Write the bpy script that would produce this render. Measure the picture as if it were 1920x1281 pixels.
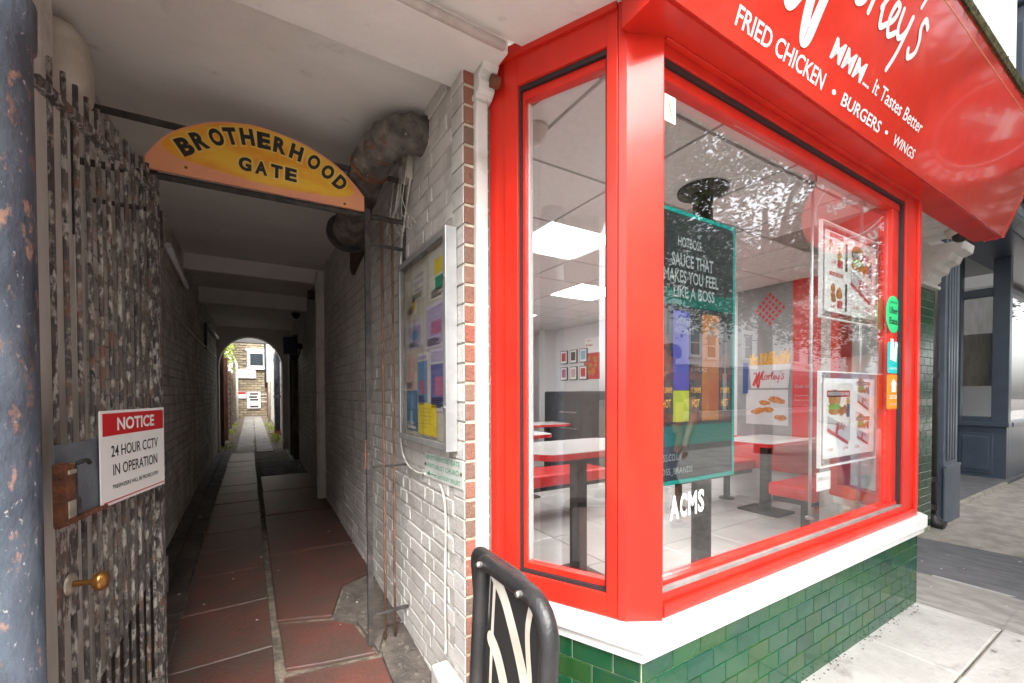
import bpy, math, random
from mathutils import Vector, Matrix, Euler
R = math.radians
rnd = random.Random(7)
for o in list(bpy.data.objects): bpy.data.objects.remove(o)
sc = bpy.context.scene
col = sc.collection

# ------------------------------------------------------------ camera, world, sun, exposure
cam = bpy.data.cameras.new('camera'); camo = bpy.data.objects.new('camera', cam); col.objects.link(camo)
camo.location = (0, 0, 1.31)
camo.rotation_euler = (Matrix.Rotation(R(-31.272), 3, 'Z') @ Matrix.Rotation(R(90-1.024), 3, 'X') @ Matrix.Rotation(R(-.157), 3, 'Z')).to_euler()
cam.sensor_width = 36; cam.lens = 803.3/1920*36
cam.shift_x = 0; cam.shift_y = (751.9-640.5)/1920
cam.clip_start = .02; cam.clip_end = 600
sc.camera = camo

world = bpy.data.worlds.new('World'); sc.world = world; world.use_nodes = True
wn = world.node_tree.nodes; wl_ = world.node_tree.links; wn.clear()
sky = wn.new('ShaderNodeTexSky'); sky.sky_type = 'NISHITA'; sky.sun_disc = False
SUN_EL, SUN_AZ = 50, 195
sky.sun_elevation = R(SUN_EL); sky.sun_rotation = R(SUN_AZ); sky.dust_density = 4; sky.air_density = 1; sky.ozone_density = 1
hs = wn.new('ShaderNodeHueSaturation'); hs.inputs['Saturation'].default_value = .22; hs.inputs['Value'].default_value = 1
bg = wn.new('ShaderNodeBackground'); bg.inputs['Strength'].default_value = .15
wo = wn.new('ShaderNodeOutputWorld')
wl_.new(sky.outputs[0], hs.inputs['Color']); wl_.new(hs.outputs[0], bg.inputs['Color']); wl_.new(bg.outputs[0], wo.inputs['Surface'])

sl = bpy.data.lights.new('sun', 'SUN'); sl.energy = 1.0; sl.angle = R(40); sl.color = (1, .96, .9)
so = bpy.data.objects.new('sun', sl); col.objects.link(so)
az = R(SUN_AZ)      # compass-like: 0 = +Y, clockwise
sd = Vector((math.sin(az)*math.cos(R(SUN_EL)), math.cos(az)*math.cos(R(SUN_EL)), math.sin(R(SUN_EL))))
so.rotation_euler = sd.to_track_quat('Z', 'Y').to_euler(); so.location = (0, -5, 20)

sc.view_settings.view_transform = 'Standard'; sc.view_settings.look = 'None'
sc.view_settings.exposure = 2.35; sc.view_settings.gamma = 1; sc.view_settings.use_curve_mapping = False
sc.cycles.max_bounces = 12; sc.cycles.diffuse_bounces = 9; sc.cycles.transparent_max_bounces = 16
sc.cycles.glossy_bounces = 4; sc.cycles.sample_clamp_indirect = 8

# ------------------------------------------------------------ helpers
def V(*a): return Vector(a)
def wloc(o):
    p = Vector((0, 0, 0))
    while o: p += Vector(o.location); o = o.parent
    return p
def tag(o, label=None, cat=None, group=None, kind=None):
    if label: o['label'] = label
    if cat: o['category'] = cat
    if group: o['group'] = group
    if kind: o['kind'] = kind
    return o
def thing(name, label, cat, loc, group=None):
    o = bpy.data.objects.new(name, None); col.objects.link(o); o.location = loc
    o.empty_display_size = .1
    return tag(o, label, cat, group)
def link(name, me, parent=None, loc=None):
    o = bpy.data.objects.new(name, me); col.objects.link(o)
    if parent: o.parent = parent
    if loc is not None: o.location = Vector(loc) - (wloc(parent) if parent else Vector((0, 0, 0)))
    return o
def copy_tree(o, parent=None):
    c = o.copy(); col.objects.link(c); c.parent = parent
    for ch in list(o.children): copy_tree(ch, c)
    return c

class MB:
    def __init__(s): s.v = []; s.f = []; s.m = []; s.cur = 0
    def box(s, x0, x1, y0, y1, z0, z1):
        b = len(s.v)
        s.v += [V(x, y, z) for z in (z0, z1) for y in (y0, y1) for x in (x0, x1)]
        for q in ((0, 2, 3, 1), (4, 5, 7, 6), (0, 1, 5, 4), (2, 6, 7, 3), (0, 4, 6, 2), (1, 3, 7, 5)):
            s.f.append([b+i for i in q]); s.m.append(s.cur)
        return s
    def obox(s, o, ex, ey, ez, u0, u1, v0, v1, w0, w1):
        b = len(s.v); o = V(*o)
        s.v += [o+V(*ex)*x+V(*ey)*y+V(*ez)*z for z in (w0, w1) for y in (v0, v1) for x in (u0, u1)]
        for q in ((0, 2, 3, 1), (4, 5, 7, 6), (0, 1, 5, 4), (2, 6, 7, 3), (0, 4, 6, 2), (1, 3, 7, 5)):
            s.f.append([b+i for i in q]); s.m.append(s.cur)
        return s
    def poly(s, pts):
        b = len(s.v); s.v += [V(*p) for p in pts]; s.f.append(list(range(b, b+len(pts)))); s.m.append(s.cur); return s
    def prism(s, pts, d):          # polygon pts swept by vector d
        b = len(s.v); n = len(pts); d = V(*d)
        s.v += [V(*p) for p in pts]+[V(*p)+d for p in pts]
        s.f.append([b+i for i in range(n)][::-1]); s.m.append(s.cur)
        s.f.append([b+n+i for i in range(n)]); s.m.append(s.cur)
        for i in range(n):
            j = (i+1) % n; s.f.append([b+i, b+j, b+n+j, b+n+i]); s.m.append(s.cur)
        return s
    def tube(s, pts, rad, n=10, cap=True):
        pts = [V(*p) for p in pts]; k = len(pts)
        rs = rad if isinstance(rad, (list, tuple)) else [rad]*k
        b = len(s.v); up = None
        for i, p in enumerate(pts):
            t = (pts[min(i+1, k-1)]-pts[max(i-1, 0)])
            t = t.normalized() if t.length > 1e-9 else V(0, 0, 1)
            if up is None:
                a = V(0, 0, 1) if abs(t.z) < .9 else V(1, 0, 0)
                up = (a - t*a.dot(t)).normalized()
            else: up = (up-t*up.dot(t)).normalized()
            r = t.cross(up)
            for j in range(n):
                a = 2*math.pi*j/n; s.v.append(p+(up*math.cos(a)+r*math.sin(a))*rs[i])
        for i in range(k-1):
            for j in range(n):
                j2 = (j+1) % n
                s.f.append([b+i*n+j, b+i*n+j2, b+(i+1)*n+j2, b+(i+1)*n+j]); s.m.append(s.cur)
        if cap:
            s.f.append([b+j for j in range(n)][::-1]); s.m.append(s.cur)
            s.f.append([b+(k-1)*n+j for j in range(n)]); s.m.append(s.cur)
        return s
    def lathe(s, o, axis, prof, n=20):   # prof: (dist along axis, radius)
        a = V(*axis).normalized(); o = V(*o)
        return s.tube2([o+a*h for h, r in prof], a, [r for h, r in prof], n)
    def tube2(s, pts, t, rs, n):
        h = V(0, 0, 1) if abs(t.z) < .9 else V(1, 0, 0)
        up = (h-t*h.dot(t)).normalized(); r = t.cross(up); b = len(s.v); k = len(pts)
        for p, rr in zip(pts, rs):
            for j in range(n):
                a = 2*math.pi*j/n; s.v.append(p+(up*math.cos(a)+r*math.sin(a))*max(rr, 1e-5))
        for i in range(k-1):
            for j in range(n):
                j2 = (j+1) % n; s.f.append([b+i*n+j, b+i*n+j2, b+(i+1)*n+j2, b+(i+1)*n+j]); s.m.append(s.cur)
        s.f.append([b+j for j in range(n)][::-1]); s.m.append(s.cur)
        s.f.append([b+(k-1)*n+j for j in range(n)]); s.m.append(s.cur)
        return s
    def mesh(s, name, mats, origin=(0, 0, 0)):
        me = bpy.data.meshes.new(name); o = V(*origin)
        me.from_pydata([tuple(v-o) for v in s.v], [], s.f)
        for m in (mats if isinstance(mats, (list, tuple)) else [mats]): me.materials.append(m)
        if any(s.m): me.polygons.foreach_set('material_index', s.m)
        me.update()
        return me
    def build(s, name, mats, parent=None, bev=0, smooth=False, origin=None):
        og = wloc(parent) if parent else (Vector(origin) if origin is not None else V(*s.v[0]))
        me = s.mesh(name, mats, og)
        ob = bpy.data.objects.new(name, me); col.objects.link(ob)
        if parent: ob.parent = parent
        else: ob.location = og
        if smooth:
            me.polygons.foreach_set('use_smooth', [len(p.vertices) <= 4 for p in me.polygons])
        if bev:
            b = ob.modifiers.new('bevel', 'BEVEL'); b.width = bev; b.segments = 2; b.limit_method = 'ANGLE'; b.angle_limit = R(50)
        return ob

def smoothline(pts, n=6):
    pts = [V(*p) for p in pts]; out = []
    for i in range(len(pts)-1):
        p0 = pts[max(i-1, 0)]; p1 = pts[i]; p2 = pts[i+1]; p3 = pts[min(i+2, len(pts)-1)]
        for k in range(n):
            t = k/n
            out.append(.5*((2*p1)+(p2-p0)*t+(2*p0-5*p1+4*p2-p3)*t*t+(3*p1-p0-3*p2+p3)*t**3))
    out.append(pts[-1]); return out

# ---- materials
def mat(name, c1, c2=None, rough=.6, ns=3., nf=(.4, .6), bump=0., bs=60., metal=0., coat=0., emit=0.,
        spots=(), pal=None, var=0., stretch=(1, 1, 1), aspec=.5, sheen=0):
    m = bpy.data.materials.new(name); m.use_nodes = True; N = m.node_tree.nodes; L = m.node_tree.links
    b = N['Principled BSDF']; b.inputs['Roughness'].default_value = rough; b.inputs['Metallic'].default_value = metal
    b.inputs['Coat Weight'].default_value = coat; b.inputs['Coat Roughness'].default_value = .06
    b.inputs['Specular IOR Level'].default_value = aspec
    geo = N.new('ShaderNodeNewGeometry'); mp = N.new('ShaderNodeMapping'); mp.inputs['Scale'].default_value = stretch
    L.new(geo.outputs['Position'], mp.inputs['Vector']); P = mp.outputs[0]
    def noise(scale, det=5, rr=.6):
        n = N.new('ShaderNodeTexNoise'); n.inputs['Scale'].default_value = scale; n.inputs['Detail'].default_value = det
        n.inputs['Roughness'].default_value = rr; L.new(P, n.inputs['Vector']); return n.outputs[0]
    def ramp(src, lo, hi):
        r = N.new('ShaderNodeMapRange'); r.inputs[1].default_value = lo; r.inputs[2].default_value = hi; L.new(src, r.inputs[0]); return r.outputs[0]
    def mix(fac, a, c):
        x = N.new('ShaderNodeMix'); x.data_type = 'RGBA'
        if isinstance(fac, float): x.inputs[0].default_value = fac
        else: L.new(fac, x.inputs[0])
        for i, q in ((6, a), (7, c)):
            if isinstance(q, tuple): x.inputs[i].default_value = (*q[:3], 1)
            else: L.new(q, x.inputs[i])
        return x.outputs[2]
    base = c1
    rv = None
    if pal or var:
        oi = N.new('ShaderNodeObjectInfo'); ad = N.new('ShaderNodeMath'); ad.operation = 'ADD'
        L.new(oi.outputs['Random'], ad.inputs[0]); L.new(geo.outputs['Random Per Island'], ad.inputs[1])
        fr = N.new('ShaderNodeMath'); fr.operation = 'FRACT'; L.new(ad.outputs[0], fr.inputs[0]); rv = fr.outputs[0]
    if pal:
        cr = N.new('ShaderNodeValToRGB'); e = cr.color_ramp.elements
        while len(e) < len(pal): e.new(.5)
        for i, cc in enumerate(pal): e[i].position = i/(len(pal)-1); e[i].color = (*cc, 1)
        L.new(rv, cr.inputs[0]); base = cr.outputs[0]
    if c2: base = mix(ramp(noise(ns), nf[0], nf[1]), base, c2)
    for (cc, scale, lo, hi) in spots: base = mix(ramp(noise(scale, 6, .65), lo, hi), base, cc)
    if var:
        h = N.new('ShaderNodeHueSaturation'); r = N.new('ShaderNodeMapRange'); r.inputs[3].default_value = 1-var; r.inputs[4].default_value = 1+var
        L.new(rv, r.inputs[0]); L.new(r.outputs[0], h.inputs['Value'])
        if isinstance(base, tuple): h.inputs['Color'].default_value = (*base, 1)
        else: L.new(base, h.inputs['Color'])
        base = h.outputs[0]
    if isinstance(base, tuple): b.inputs['Base Color'].default_value = (*base, 1)
    else: L.new(base, b.inputs['Base Color'])
    if bump:
        bn = N.new('ShaderNodeBump'); bn.inputs['Strength'].default_value = min(1, bump); bn.inputs['Distance'].default_value = .01*max(1, bump)
        L.new(noise(bs, 6), bn.inputs['Height']); L.new(bn.outputs[0], b.inputs['Normal'])
    if emit:
        b.inputs['Emission Strength'].default_value = emit
        b.inputs['Emission Color'].default_value = (*c1, 1)
    return m

def glassmat(name, f0=.045, tint=(.97, .98, .98)):
    m = bpy.data.materials.new(name); m.use_nodes = True; N = m.node_tree.nodes; L = m.node_tree.links; N.clear()
    out = N.new('ShaderNodeOutputMaterial'); tr = N.new('ShaderNodeBsdfTransparent'); tr.inputs[0].default_value = (*tint, 1)
    gl = N.new('ShaderNodeBsdfGlossy'); gl.inputs['Roughness'].default_value = 0.0; gl.inputs['Color'].default_value = (1, 1, 1, 1)
    g = N.new('ShaderNodeNewGeometry'); d = N.new('ShaderNodeVectorMath'); d.operation = 'DOT_PRODUCT'
    L.new(g.outputs['Normal'], d.inputs[0]); L.new(g.outputs['Incoming'], d.inputs[1])
    a = N.new('ShaderNodeMath'); a.operation = 'ABSOLUTE'; L.new(d.outputs['Value'], a.inputs[0])
    s = N.new('ShaderNodeMath'); s.operation = 'SUBTRACT'; s.inputs[0].default_value = 1; L.new(a.outputs[0], s.inputs[1])
    p = N.new('ShaderNodeMath'); p.operation = 'POWER'; L.new(s.outputs[0], p.inputs[0]); p.inputs[1].default_value = 5
    q = N.new('ShaderNodeMath'); q.operation = 'MULTIPLY_ADD'; L.new(p.outputs[0], q.inputs[0]); q.inputs[1].default_value = 1-f0; q.inputs[2].default_value = f0
    mx = N.new('ShaderNodeMixShader'); L.new(q.outputs[0], mx.inputs[0]); L.new(tr.outputs[0], mx.inputs[1]); L.new(gl.outputs[0], mx.inputs[2])
    L.new(mx.outputs[0], out.inputs[0]); return m

M = {}
M['wbrick'] = mat('painted_white_brick', (.57, .55, .525), (.37, .345, .31), .55, 5, (.48, .78), bump=.55, bs=55, var=.07,
                  spots=[((.22, .18, .15), 13, .60, .74), ((.10, .08, .07), 60, .70, .76)])
M['wmortar'] = mat('painted_mortar', (.48, .46, .43), (.30, .27, .24), .8, 9, (.45, .72), bump=.8, bs=70)
M['dbrick'] = mat('grimy_white_brick', (.74, .70, .65), (.42, .38, .34), .7, 3.5, (.42, .68), bump=.7, bs=45, var=.10,
                  spots=[((.12, .095, .08), 14, .6, .72)])
M['dmortar'] = mat('grimy_mortar', (.52, .48, .43), (.30, .26, .22), .9, 6, (.4, .7), bump=.8, bs=60)
M['bbrick'] = mat('brown_brick', (.3, .13, .08), None, .85, bump=.8, bs=90, pal=[(.25, .085, .055), (.18, .10, .07), (.15, .11, .085), (.30, .085, .055), (.22, .13, .09)],
                  spots=[((.5, .4, .3), 50, .62, .8), ((.1, .06, .05), 30, .62, .75)])
M['sandmortar'] = mat('sandy_mortar', (.62, .53, .40), (.45, .38, .29), .95, 20, bump=.8, bs=120)
M['ceil'] = mat('painted_ceiling', (.78, .745, .715), (.66, .62, .59), .75, 1.6, (.35, .75), bump=.25, bs=14,
                spots=[((.16, .13, .12), 26, .71, .76), ((.50, .46, .43), 7, .62, .8)], stretch=(1, 1.6, 1))
M['wplaster'] = mat('white_painted_trim', (.62, .60, .57), (.44, .41, .37), .6, 8, (.5, .75), bump=.5, bs=40,
                    spots=[((.2, .14, .1), 30, .68, .76)])
M['paleboard'] = mat('pale_peeling_boards', (.80, .78, .74), (.60, .56, .50), .6, 5, (.5, .75), bump=.6, bs=30, spots=[((.25, .18, .12), 12, .66, .74)], stretch=(1, 1, .35))
M['sill'] = mat('white_sill_paint', (.68, .68, .67), (.55, .54, .52), .45, 10, (.5, .8), bump=.25, bs=50, spots=[((.3, .28, .26), 45, .72, .78)])
M['red'] = mat('red_gloss_paint', (.62, .028, .014), (.54, .020, .012), .28, 4, bump=.06, bs=30, coat=.15, spots=[((.66, .16, .12), 90, .72, .76), ((.40, .018, .012), 9, .66, .85)], stretch=(1, 1, .5), aspec=.3)
M['redsign'] = mat('red_vinyl', (.62, .034, .018), (.56, .028, .016), .2, 5, bump=.015, bs=4, coat=.45, spots=[((.64, .09, .06), 3.5, .6, .9), ((.42, .03, .02), 22, .70, .82)])
M['gasket'] = mat('black_rubber', (.02, .02, .022), rough=.5)
M['glass'] = glassmat('window_glass', .115)
M['grime'] = mat('moss_grime', (.035, .035, .015), (.12, .11, .04), .95, 40, bump=1, bs=90)
M['tile'] = mat('green_glazed_tile', (.01, .1, .05), rough=.09, bump=.14, bs=8, coat=.0, aspec=.5,
                pal=[(.004, .045, .020), (.006, .060, .028), (.010, .068, .020), (.004, .052, .034), (.018, .066, .016), (.005, .038, .022)],
                c2=(.030, .072, .018), ns=9, nf=(.5, .9), spots=[((.004, .035, .032), 6, .55, .8)])
M['grout'] = mat('pale_grout', (.42, .48, .32), (.2, .26, .16), .9, 20)
M['redslab'] = mat('red_concrete_slab', (.115, .044, .034), (.058, .036, .03), .5, 4, (.4, .7), bump=.5, bs=45, var=.12,
                   spots=[((.07, .048, .04), 2.6, .46, .66), ((.33, .26, .21), 22, .69, .78), ((.03, .022, .02), 38, .66, .74)])
M['dirtfloor'] = mat('dirty_concrete', (.11, .085, .072), (.05, .04, .034), .8, 5, bump=.9, bs=40, spots=[((.3, .27, .22), 26, .66, .76)])
M['patch'] = mat('cement_patch', (.115, .096, .08), (.06, .05, .043), .85, 7, bump=1, bs=50, spots=[((.26, .23, .19), 18, .58, .75)])
M['joint'] = mat('pale_joint', (.20, .165, .125), (.08, .068, .052), .95, 14, bump=1, bs=60)
M['slab'] = mat('pale_paving', (.40, .39, .37), (.30, .29, .27), .8, 4, (.4, .75), bump=.5, bs=40, var=.06,
                spots=[((.22, .21, .195), 7, .56, .74), ((.16, .15, .14), 30, .68, .76), ((.46, .45, .43), 30, .6, .75)])
M['dslab'] = mat('grey_brown_paving', (.30, .285, .265), (.22, .205, .19), .8, 3, bump=.4, bs=40, var=.12)
M['asphalt'] = mat('worn_asphalt', (.17, .17, .178), (.12, .122, .13), .85, 5, bump=.8, bs=150, spots=[((.32, .31, .3), 10, .62, .8)], stretch=(3, 1, 1))
M['roughcon'] = mat('rough_concrete', (.42, .385, .34), (.30, .275, .24), .9, 6, bump=1, bs=90, spots=[((.5, .47, .42), 26, .6, .75)])
M['greycon'] = mat('grey_concrete', (.34, .325, .30), (.25, .235, .215), .9, 5, bump=.9, bs=80, stretch=(2.5, 1, 1), spots=[((.42, .4, .37), 9, .58, .78)])
M['road'] = mat('road_asphalt', (.10, .10, .102), (.075, .075, .078), .85, 2, bump=.6, bs=120)
M['kerb'] = mat('kerb_stone', (.3, .3, .29), (.2, .2, .19), .8, 4, bump=.4)
M['iron'] = mat('flaking_iron', (.055, .05, .048), (.13, .11, .10), .65, 26, (.38, .62), bump=1.2, bs=110,
                spots=[((.46, .435, .40), 55, .49, .59), ((.20, .10, .06), 26, .56, .66), ((.03, .032, .038), 40, .60, .66)], stretch=(1, 1, .45))
M['irond'] = mat('dark_iron', (.03, .028, .027), (.065, .055, .05), .6, 20, bump=1, bs=100, spots=[((.16, .08, .045), 40, .62, .72), ((.3, .28, .26), 80, .7, .76)])
M['rustbar'] = mat('rusty_bar', (.19, .09, .05), (.10, .05, .03), .8, 25, bump=1, bs=130, spots=[((.3, .26, .22), 60, .6, .7)], stretch=(1, 1, .4))
M['post'] = mat('blue_grey_pole_paint', (.085, .105, .135), (.03, .04, .056), .45, 5, (.4, .65), bump=.35, bs=60,
                spots=[((.30, .18, .14), 28, .57, .64), ((.36, .34, .33), 75, .62, .67), ((.015, .018, .024), 7, .52, .68), ((.16, .075, .05), 13, .66, .7)], stretch=(1, 1, .6))
M['galv'] = mat('steel_plate_blue', (.17, .20, .235), (.11, .13, .16), .5, 7, bump=.4, bs=60, spots=[((.3, .16, .08), 14, .68, .76)], metal=.2)
M['rust'] = mat('rusted_steel', (.24, .085, .035), (.13, .05, .03), .85, 25, bump=1.2, bs=110, spots=[((.42, .3, .2), 40, .6, .7)])
M['brass'] = mat('worn_brass', (.55, .29, .08), (.40, .19, .06), .3, 12, metal=.85)
M['nickel'] = mat('dull_nickel', (.6, .56, .48), (.4, .36, .3), .4, 15, metal=.7)
M['duct'] = mat('foil_duct', (.22, .19, .17), (.08, .065, .055), .75, 9, bump=2.2, bs=38, metal=.15, spots=[((.17, .07, .035), 11, .58, .68), ((.42, .38, .34), 60, .64, .7)])
M['alu'] = mat('brushed_aluminium', (.58, .58, .58), (.5, .5, .5), .35, 9, metal=.7)
M['alud'] = mat('dull_grey_frame', (.30, .30, .29), (.24, .24, .235), .45, 9, metal=.3)
M['perspex'] = glassmat('scuffed_perspex', .004, (.92, .92, .91))
M['acrylic'] = glassmat('clear_acrylic', .004, (.995, .995, .995))
M['white'] = mat('white_plastic', (.78, .78, .77), rough=.4)
M['cream'] = mat('cream_plastic', (.62, .58, .50), (.5, .45, .38), .4, 8)
M['cable'] = mat('white_cable', (.62, .6, .55), (.4, .37, .32), .5, 20)
M['black'] = mat('black_powder_coat', (.018, .018, .019), (.028, .026, .026), .38, 14, bump=.3, bs=60, spots=[((.06, .055, .05), 50, .66, .78)])
M['blackm'] = mat('black_plastic', (.02, .02, .02), rough=.5)
M['steel'] = mat('bolt_steel', (.5, .48, .46), (.3, .28, .27), .35, 40, metal=.9)
M['yellowsign'] = mat('yellow_orange_hand_painted', (.72, .28, .012), (.78, .44, .03), .35, 5.5, (.38, .62), coat=.2, bump=.2, bs=30, stretch=(1, 1, 2.2))
M['pink'] = mat('pink_hand_painted', (.70, .26, .17), (.74, .32, .12), .4, 6, (.4, .7), coat=.2)
M['paleyel'] = mat('pale_yellow_halo', (.74, .50, .13), (.72, .42, .05), .4, 20)
M['ink'] = mat('black_sign_paint', (.012, .012, .012), rough=.4)
M['wprint'] = mat('white_print', (.82, .82, .82), rough=.4)
M['rprint'] = mat('red_print', (.55, .012, .018), rough=.4)
M['greenprint'] = mat('green_letters', (.02, .30, .16), rough=.5)
M['paleplate'] = mat('pale_sign_plate', (.62, .64, .60), (.52, .54, .5), .5, 9)
M['dkwood'] = mat('dark_stained_board', (.06, .032, .022), (.035, .02, .015), .6, 8, bump=.4, stretch=(4, 4, .6))
M['bluegrey'] = mat('blue_grey_shop_paint', (.065, .085, .115), (.055, .074, .10), .32, 4, bump=.12, bs=20, coat=.15)
M['bluegreyl'] = mat('pale_blue_grey_paint', (.11, .135, .17), (.09, .11, .14), .4, 4, bump=.12, bs=20)
M['ipaint'] = mat('shop_interior_white', (.66, .66, .67), rough=.5)
M['ftile'] = mat('white_floor_tile', (.62, .62, .60), (.56, .56, .54), .2, 3, var=.03)
M['fjoint'] = mat('tile_joint', (.12, .12, .12), rough=.9)
M['ctile'] = mat('ceiling_tile', (.68, .66, .645), (.64, .62, .605), .9, 30, var=.02)
M['tbar'] = mat('ceiling_t_bar', (.34, .32, .30), rough=.6)
M['lamp'] = mat('lit_light_panel', (1, .98, .95), emit=3.2)
M['tabletop'] = mat('white_laminate', (.80, .80, .79), rough=.2)
M['redlam'] = mat('red_laminate', (.62, .018, .02), rough=.3, coat=.3)
M['teal'] = mat('teal_border', (.0, .20, .17), rough=.4)
M['tealdk'] = mat('dark_teal_print', (.008, .05, .05), rough=.4)
M['screen'] = mat('very_dark_print', (.02, .024, .026), rough=.35)
M['tcrown'] = mat('leaf_green', (.05, .085, .02), None, .5, pal=[(.035, .06, .014), (.06, .10, .022), (.085, .12, .03), (.04, .075, .02)])
M['bark'] = mat('bark', (.11, .085, .06), (.06, .045, .035), .95, 12, bump=1.5, bs=40)
M['stucco'] = mat('white_stucco', (.80, .80, .78), (.72, .71, .68), .8, 2)
M['stucco2'] = mat('cream_stucco', (.62, .54, .38), (.52, .45, .32), .8, 2)
M['dglass'] = mat('dark_window_pane', (.03, .04, .05), rough=.06, coat=.5)
M['stonewall'] = mat('tan_flint_brick', (.36, .30, .20), None, .9, bump=1, bs=60, pal=[(.42, .35, .23), (.33, .27, .18), (.27, .23, .17), (.46, .40, .28)])
M['stonemortar'] = mat('dark_brown_mortar', (.20, .16, .11), rough=.95, bump=.6)  # brown mortar, darker than the tan bricks
M['yellowleaf'] = mat('yellow_green_leaves', (.3, .38, .05), None, .5, pal=[(.20, .30, .03), (.36, .44, .06), (.28, .36, .05)])
M['fence'] = mat('weathered_timber', (.20, .16, .125), (.13, .10, .075), .85, 8, bump=.6, var=.15, stretch=(3, 3, .6))
M['redbrown'] = mat('red_brown_timber', (.26, .08, .045), (.17, .06, .04), .7, 8, bump=.5)
M['yprint'] = mat('yellow_paper', (.78, .60, .04), rough=.6)

def fr(o, ex, ey):
    o = V(*o); ex = V(*ex).normalized(); ey = V(*ey).normalized(); ez = ex.cross(ey)
    return (o, ex, ey, ez)
def fp(F, u, v, w=0): return F[0]+F[1]*u+F[2]*v+F[3]*w
def fbox(mb, F, u0, u1, v0, v1, w0, w1): return mb.obox(F[0], F[1], F[2], F[3], u0, u1, v0, v1, w0, w1)

_tc = {}
def text_geom(s, bold):
    k = (s, bold)
    if k in _tc: return _tc[k]
    cu = bpy.data.curves.new('t', 'FONT'); cu.body = s; cu.size = 1; cu.offset = bold; cu.fill_mode = 'FRONT'; cu.resolution_u = 3
    o = bpy.data.objects.new('t', cu); col.objects.link(o)
    dg = bpy.context.evaluated_depsgraph_get(); dg.update()
    me = bpy.data.meshes.new_from_object(o.evaluated_get(dg))
    vs = [v.co.copy() for v in me.vertices]; fs = [list(p.vertices) for p in me.polygons]
    bpy.data.objects.remove(o); bpy.data.curves.remove(cu); bpy.data.meshes.remove(me)
    if vs:
        x0 = min(v.x for v in vs); x1 = max(v.x for v in vs); y0 = min(v.y for v in vs); y1 = max(v.y for v in vs)
    else: x0 = y0 = 0; x1 = y1 = 1
    _tc[k] = (vs, fs, x0, x1, y0, y1); return _tc[k]
def text_into(mb, s, F, u0, v0, w, h, lift=.001, bold=.0, shear=0, mirror=False, rot=0, fixh=None):
    """letters fill the box u0..u0+w, v0..v0+h of frame F"""
    vs, fs, x0, x1, y0, y1 = text_geom(s, bold)
    sx = w/(x1-x0); sy = h/(y1-y0); b = len(mb.v); c, sn = math.cos(rot), math.sin(rot)
    for v in vs:
        a = (v.x-x0)*sx; d = (v.y-y0)*sy; a += shear*d
        a2 = a*c-d*sn; d2 = a*sn+d*c
        mb.v.append(fp(F, u0+a2, v0+d2, lift))
    for f in fs: mb.f.append([b+i for i in f]); mb.m.append(mb.cur)
    return mb
def lettering(items, F, m, parent, lift=.0015, name='lettering'):
    mb = MB()
    for it in items:
        s, u, v, w, h = it[:5]; kw = it[5] if len(it) > 5 else {}
        text_into(mb, s, F, u, v, w, h, lift, **kw)
    return mb.build(name, m, parent)
def stroke(mb, F, pts, wd, lift, n=7):
    P = smoothline([(a, b, 0) for a, b in pts], n); k = len(P)
    ws = wd if isinstance(wd, (list, tuple)) else [wd]*len(pts)
    def wat(i):
        t = i/(k-1)*(len(ws)-1); j = min(int(t), len(ws)-2); return ws[j]+(ws[j+1]-ws[j])*(t-j)
    L_, R_ = [], []
    for i, p in enumerate(P):
        t = (P[min(i+1, k-1)]-P[max(i-1, 0)]).normalized(); nn = V(-t.y, t.x, 0)*wat(i)/2
        L_.append(p+nn); R_.append(p-nn)
    b = len(mb.v)
    for i in range(k): mb.v.append(fp(F, L_[i].x, L_[i].y, lift)); mb.v.append(fp(F, R_[i].x, R_[i].y, lift))
    for i in range(k-1): mb.f.append([b+2*i, b+2*i+1, b+2*i+3, b+2*i+2]); mb.m.append(mb.cur)
    for e, sg in ((0, -1), (k-1, 1)):
        c = P[e]; r = wat(e)/2; t = (P[min(e+1, k-1)]-P[max(e-1, 0)]).normalized()*sg; nn = V(-t.y, t.x, 0)
        bb = len(mb.v)
        for q in range(9):
            a = math.pi*q/8; pt = c+nn*math.cos(a)*r+t*math.sin(a)*r; mb.v.append(fp(F, pt.x, pt.y, lift))
        mb.f.append(list(range(bb, bb+9))); mb.m.append(mb.cur)
def disc(mb, F, u, v, ru, rv, lift, n=28, a0=0, a1=2*math.pi):
    b = len(mb.v)
    for i in range(n):
        a = a0+(a1-a0)*i/(n if a1-a0 > 6.28 else n-1); mb.v.append(fp(F, u+math.cos(a)*ru, v+math.sin(a)*rv, lift))
    mb.f.append(list(range(b, b+n))); mb.m.append(mb.cur)
def rect(mb, F, u0, u1, v0, v1, lift): mb.poly([fp(F, u0, v0, lift), fp(F, u1, v0, lift), fp(F, u1, v1, lift), fp(F, u0, v1, lift)])

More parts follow.
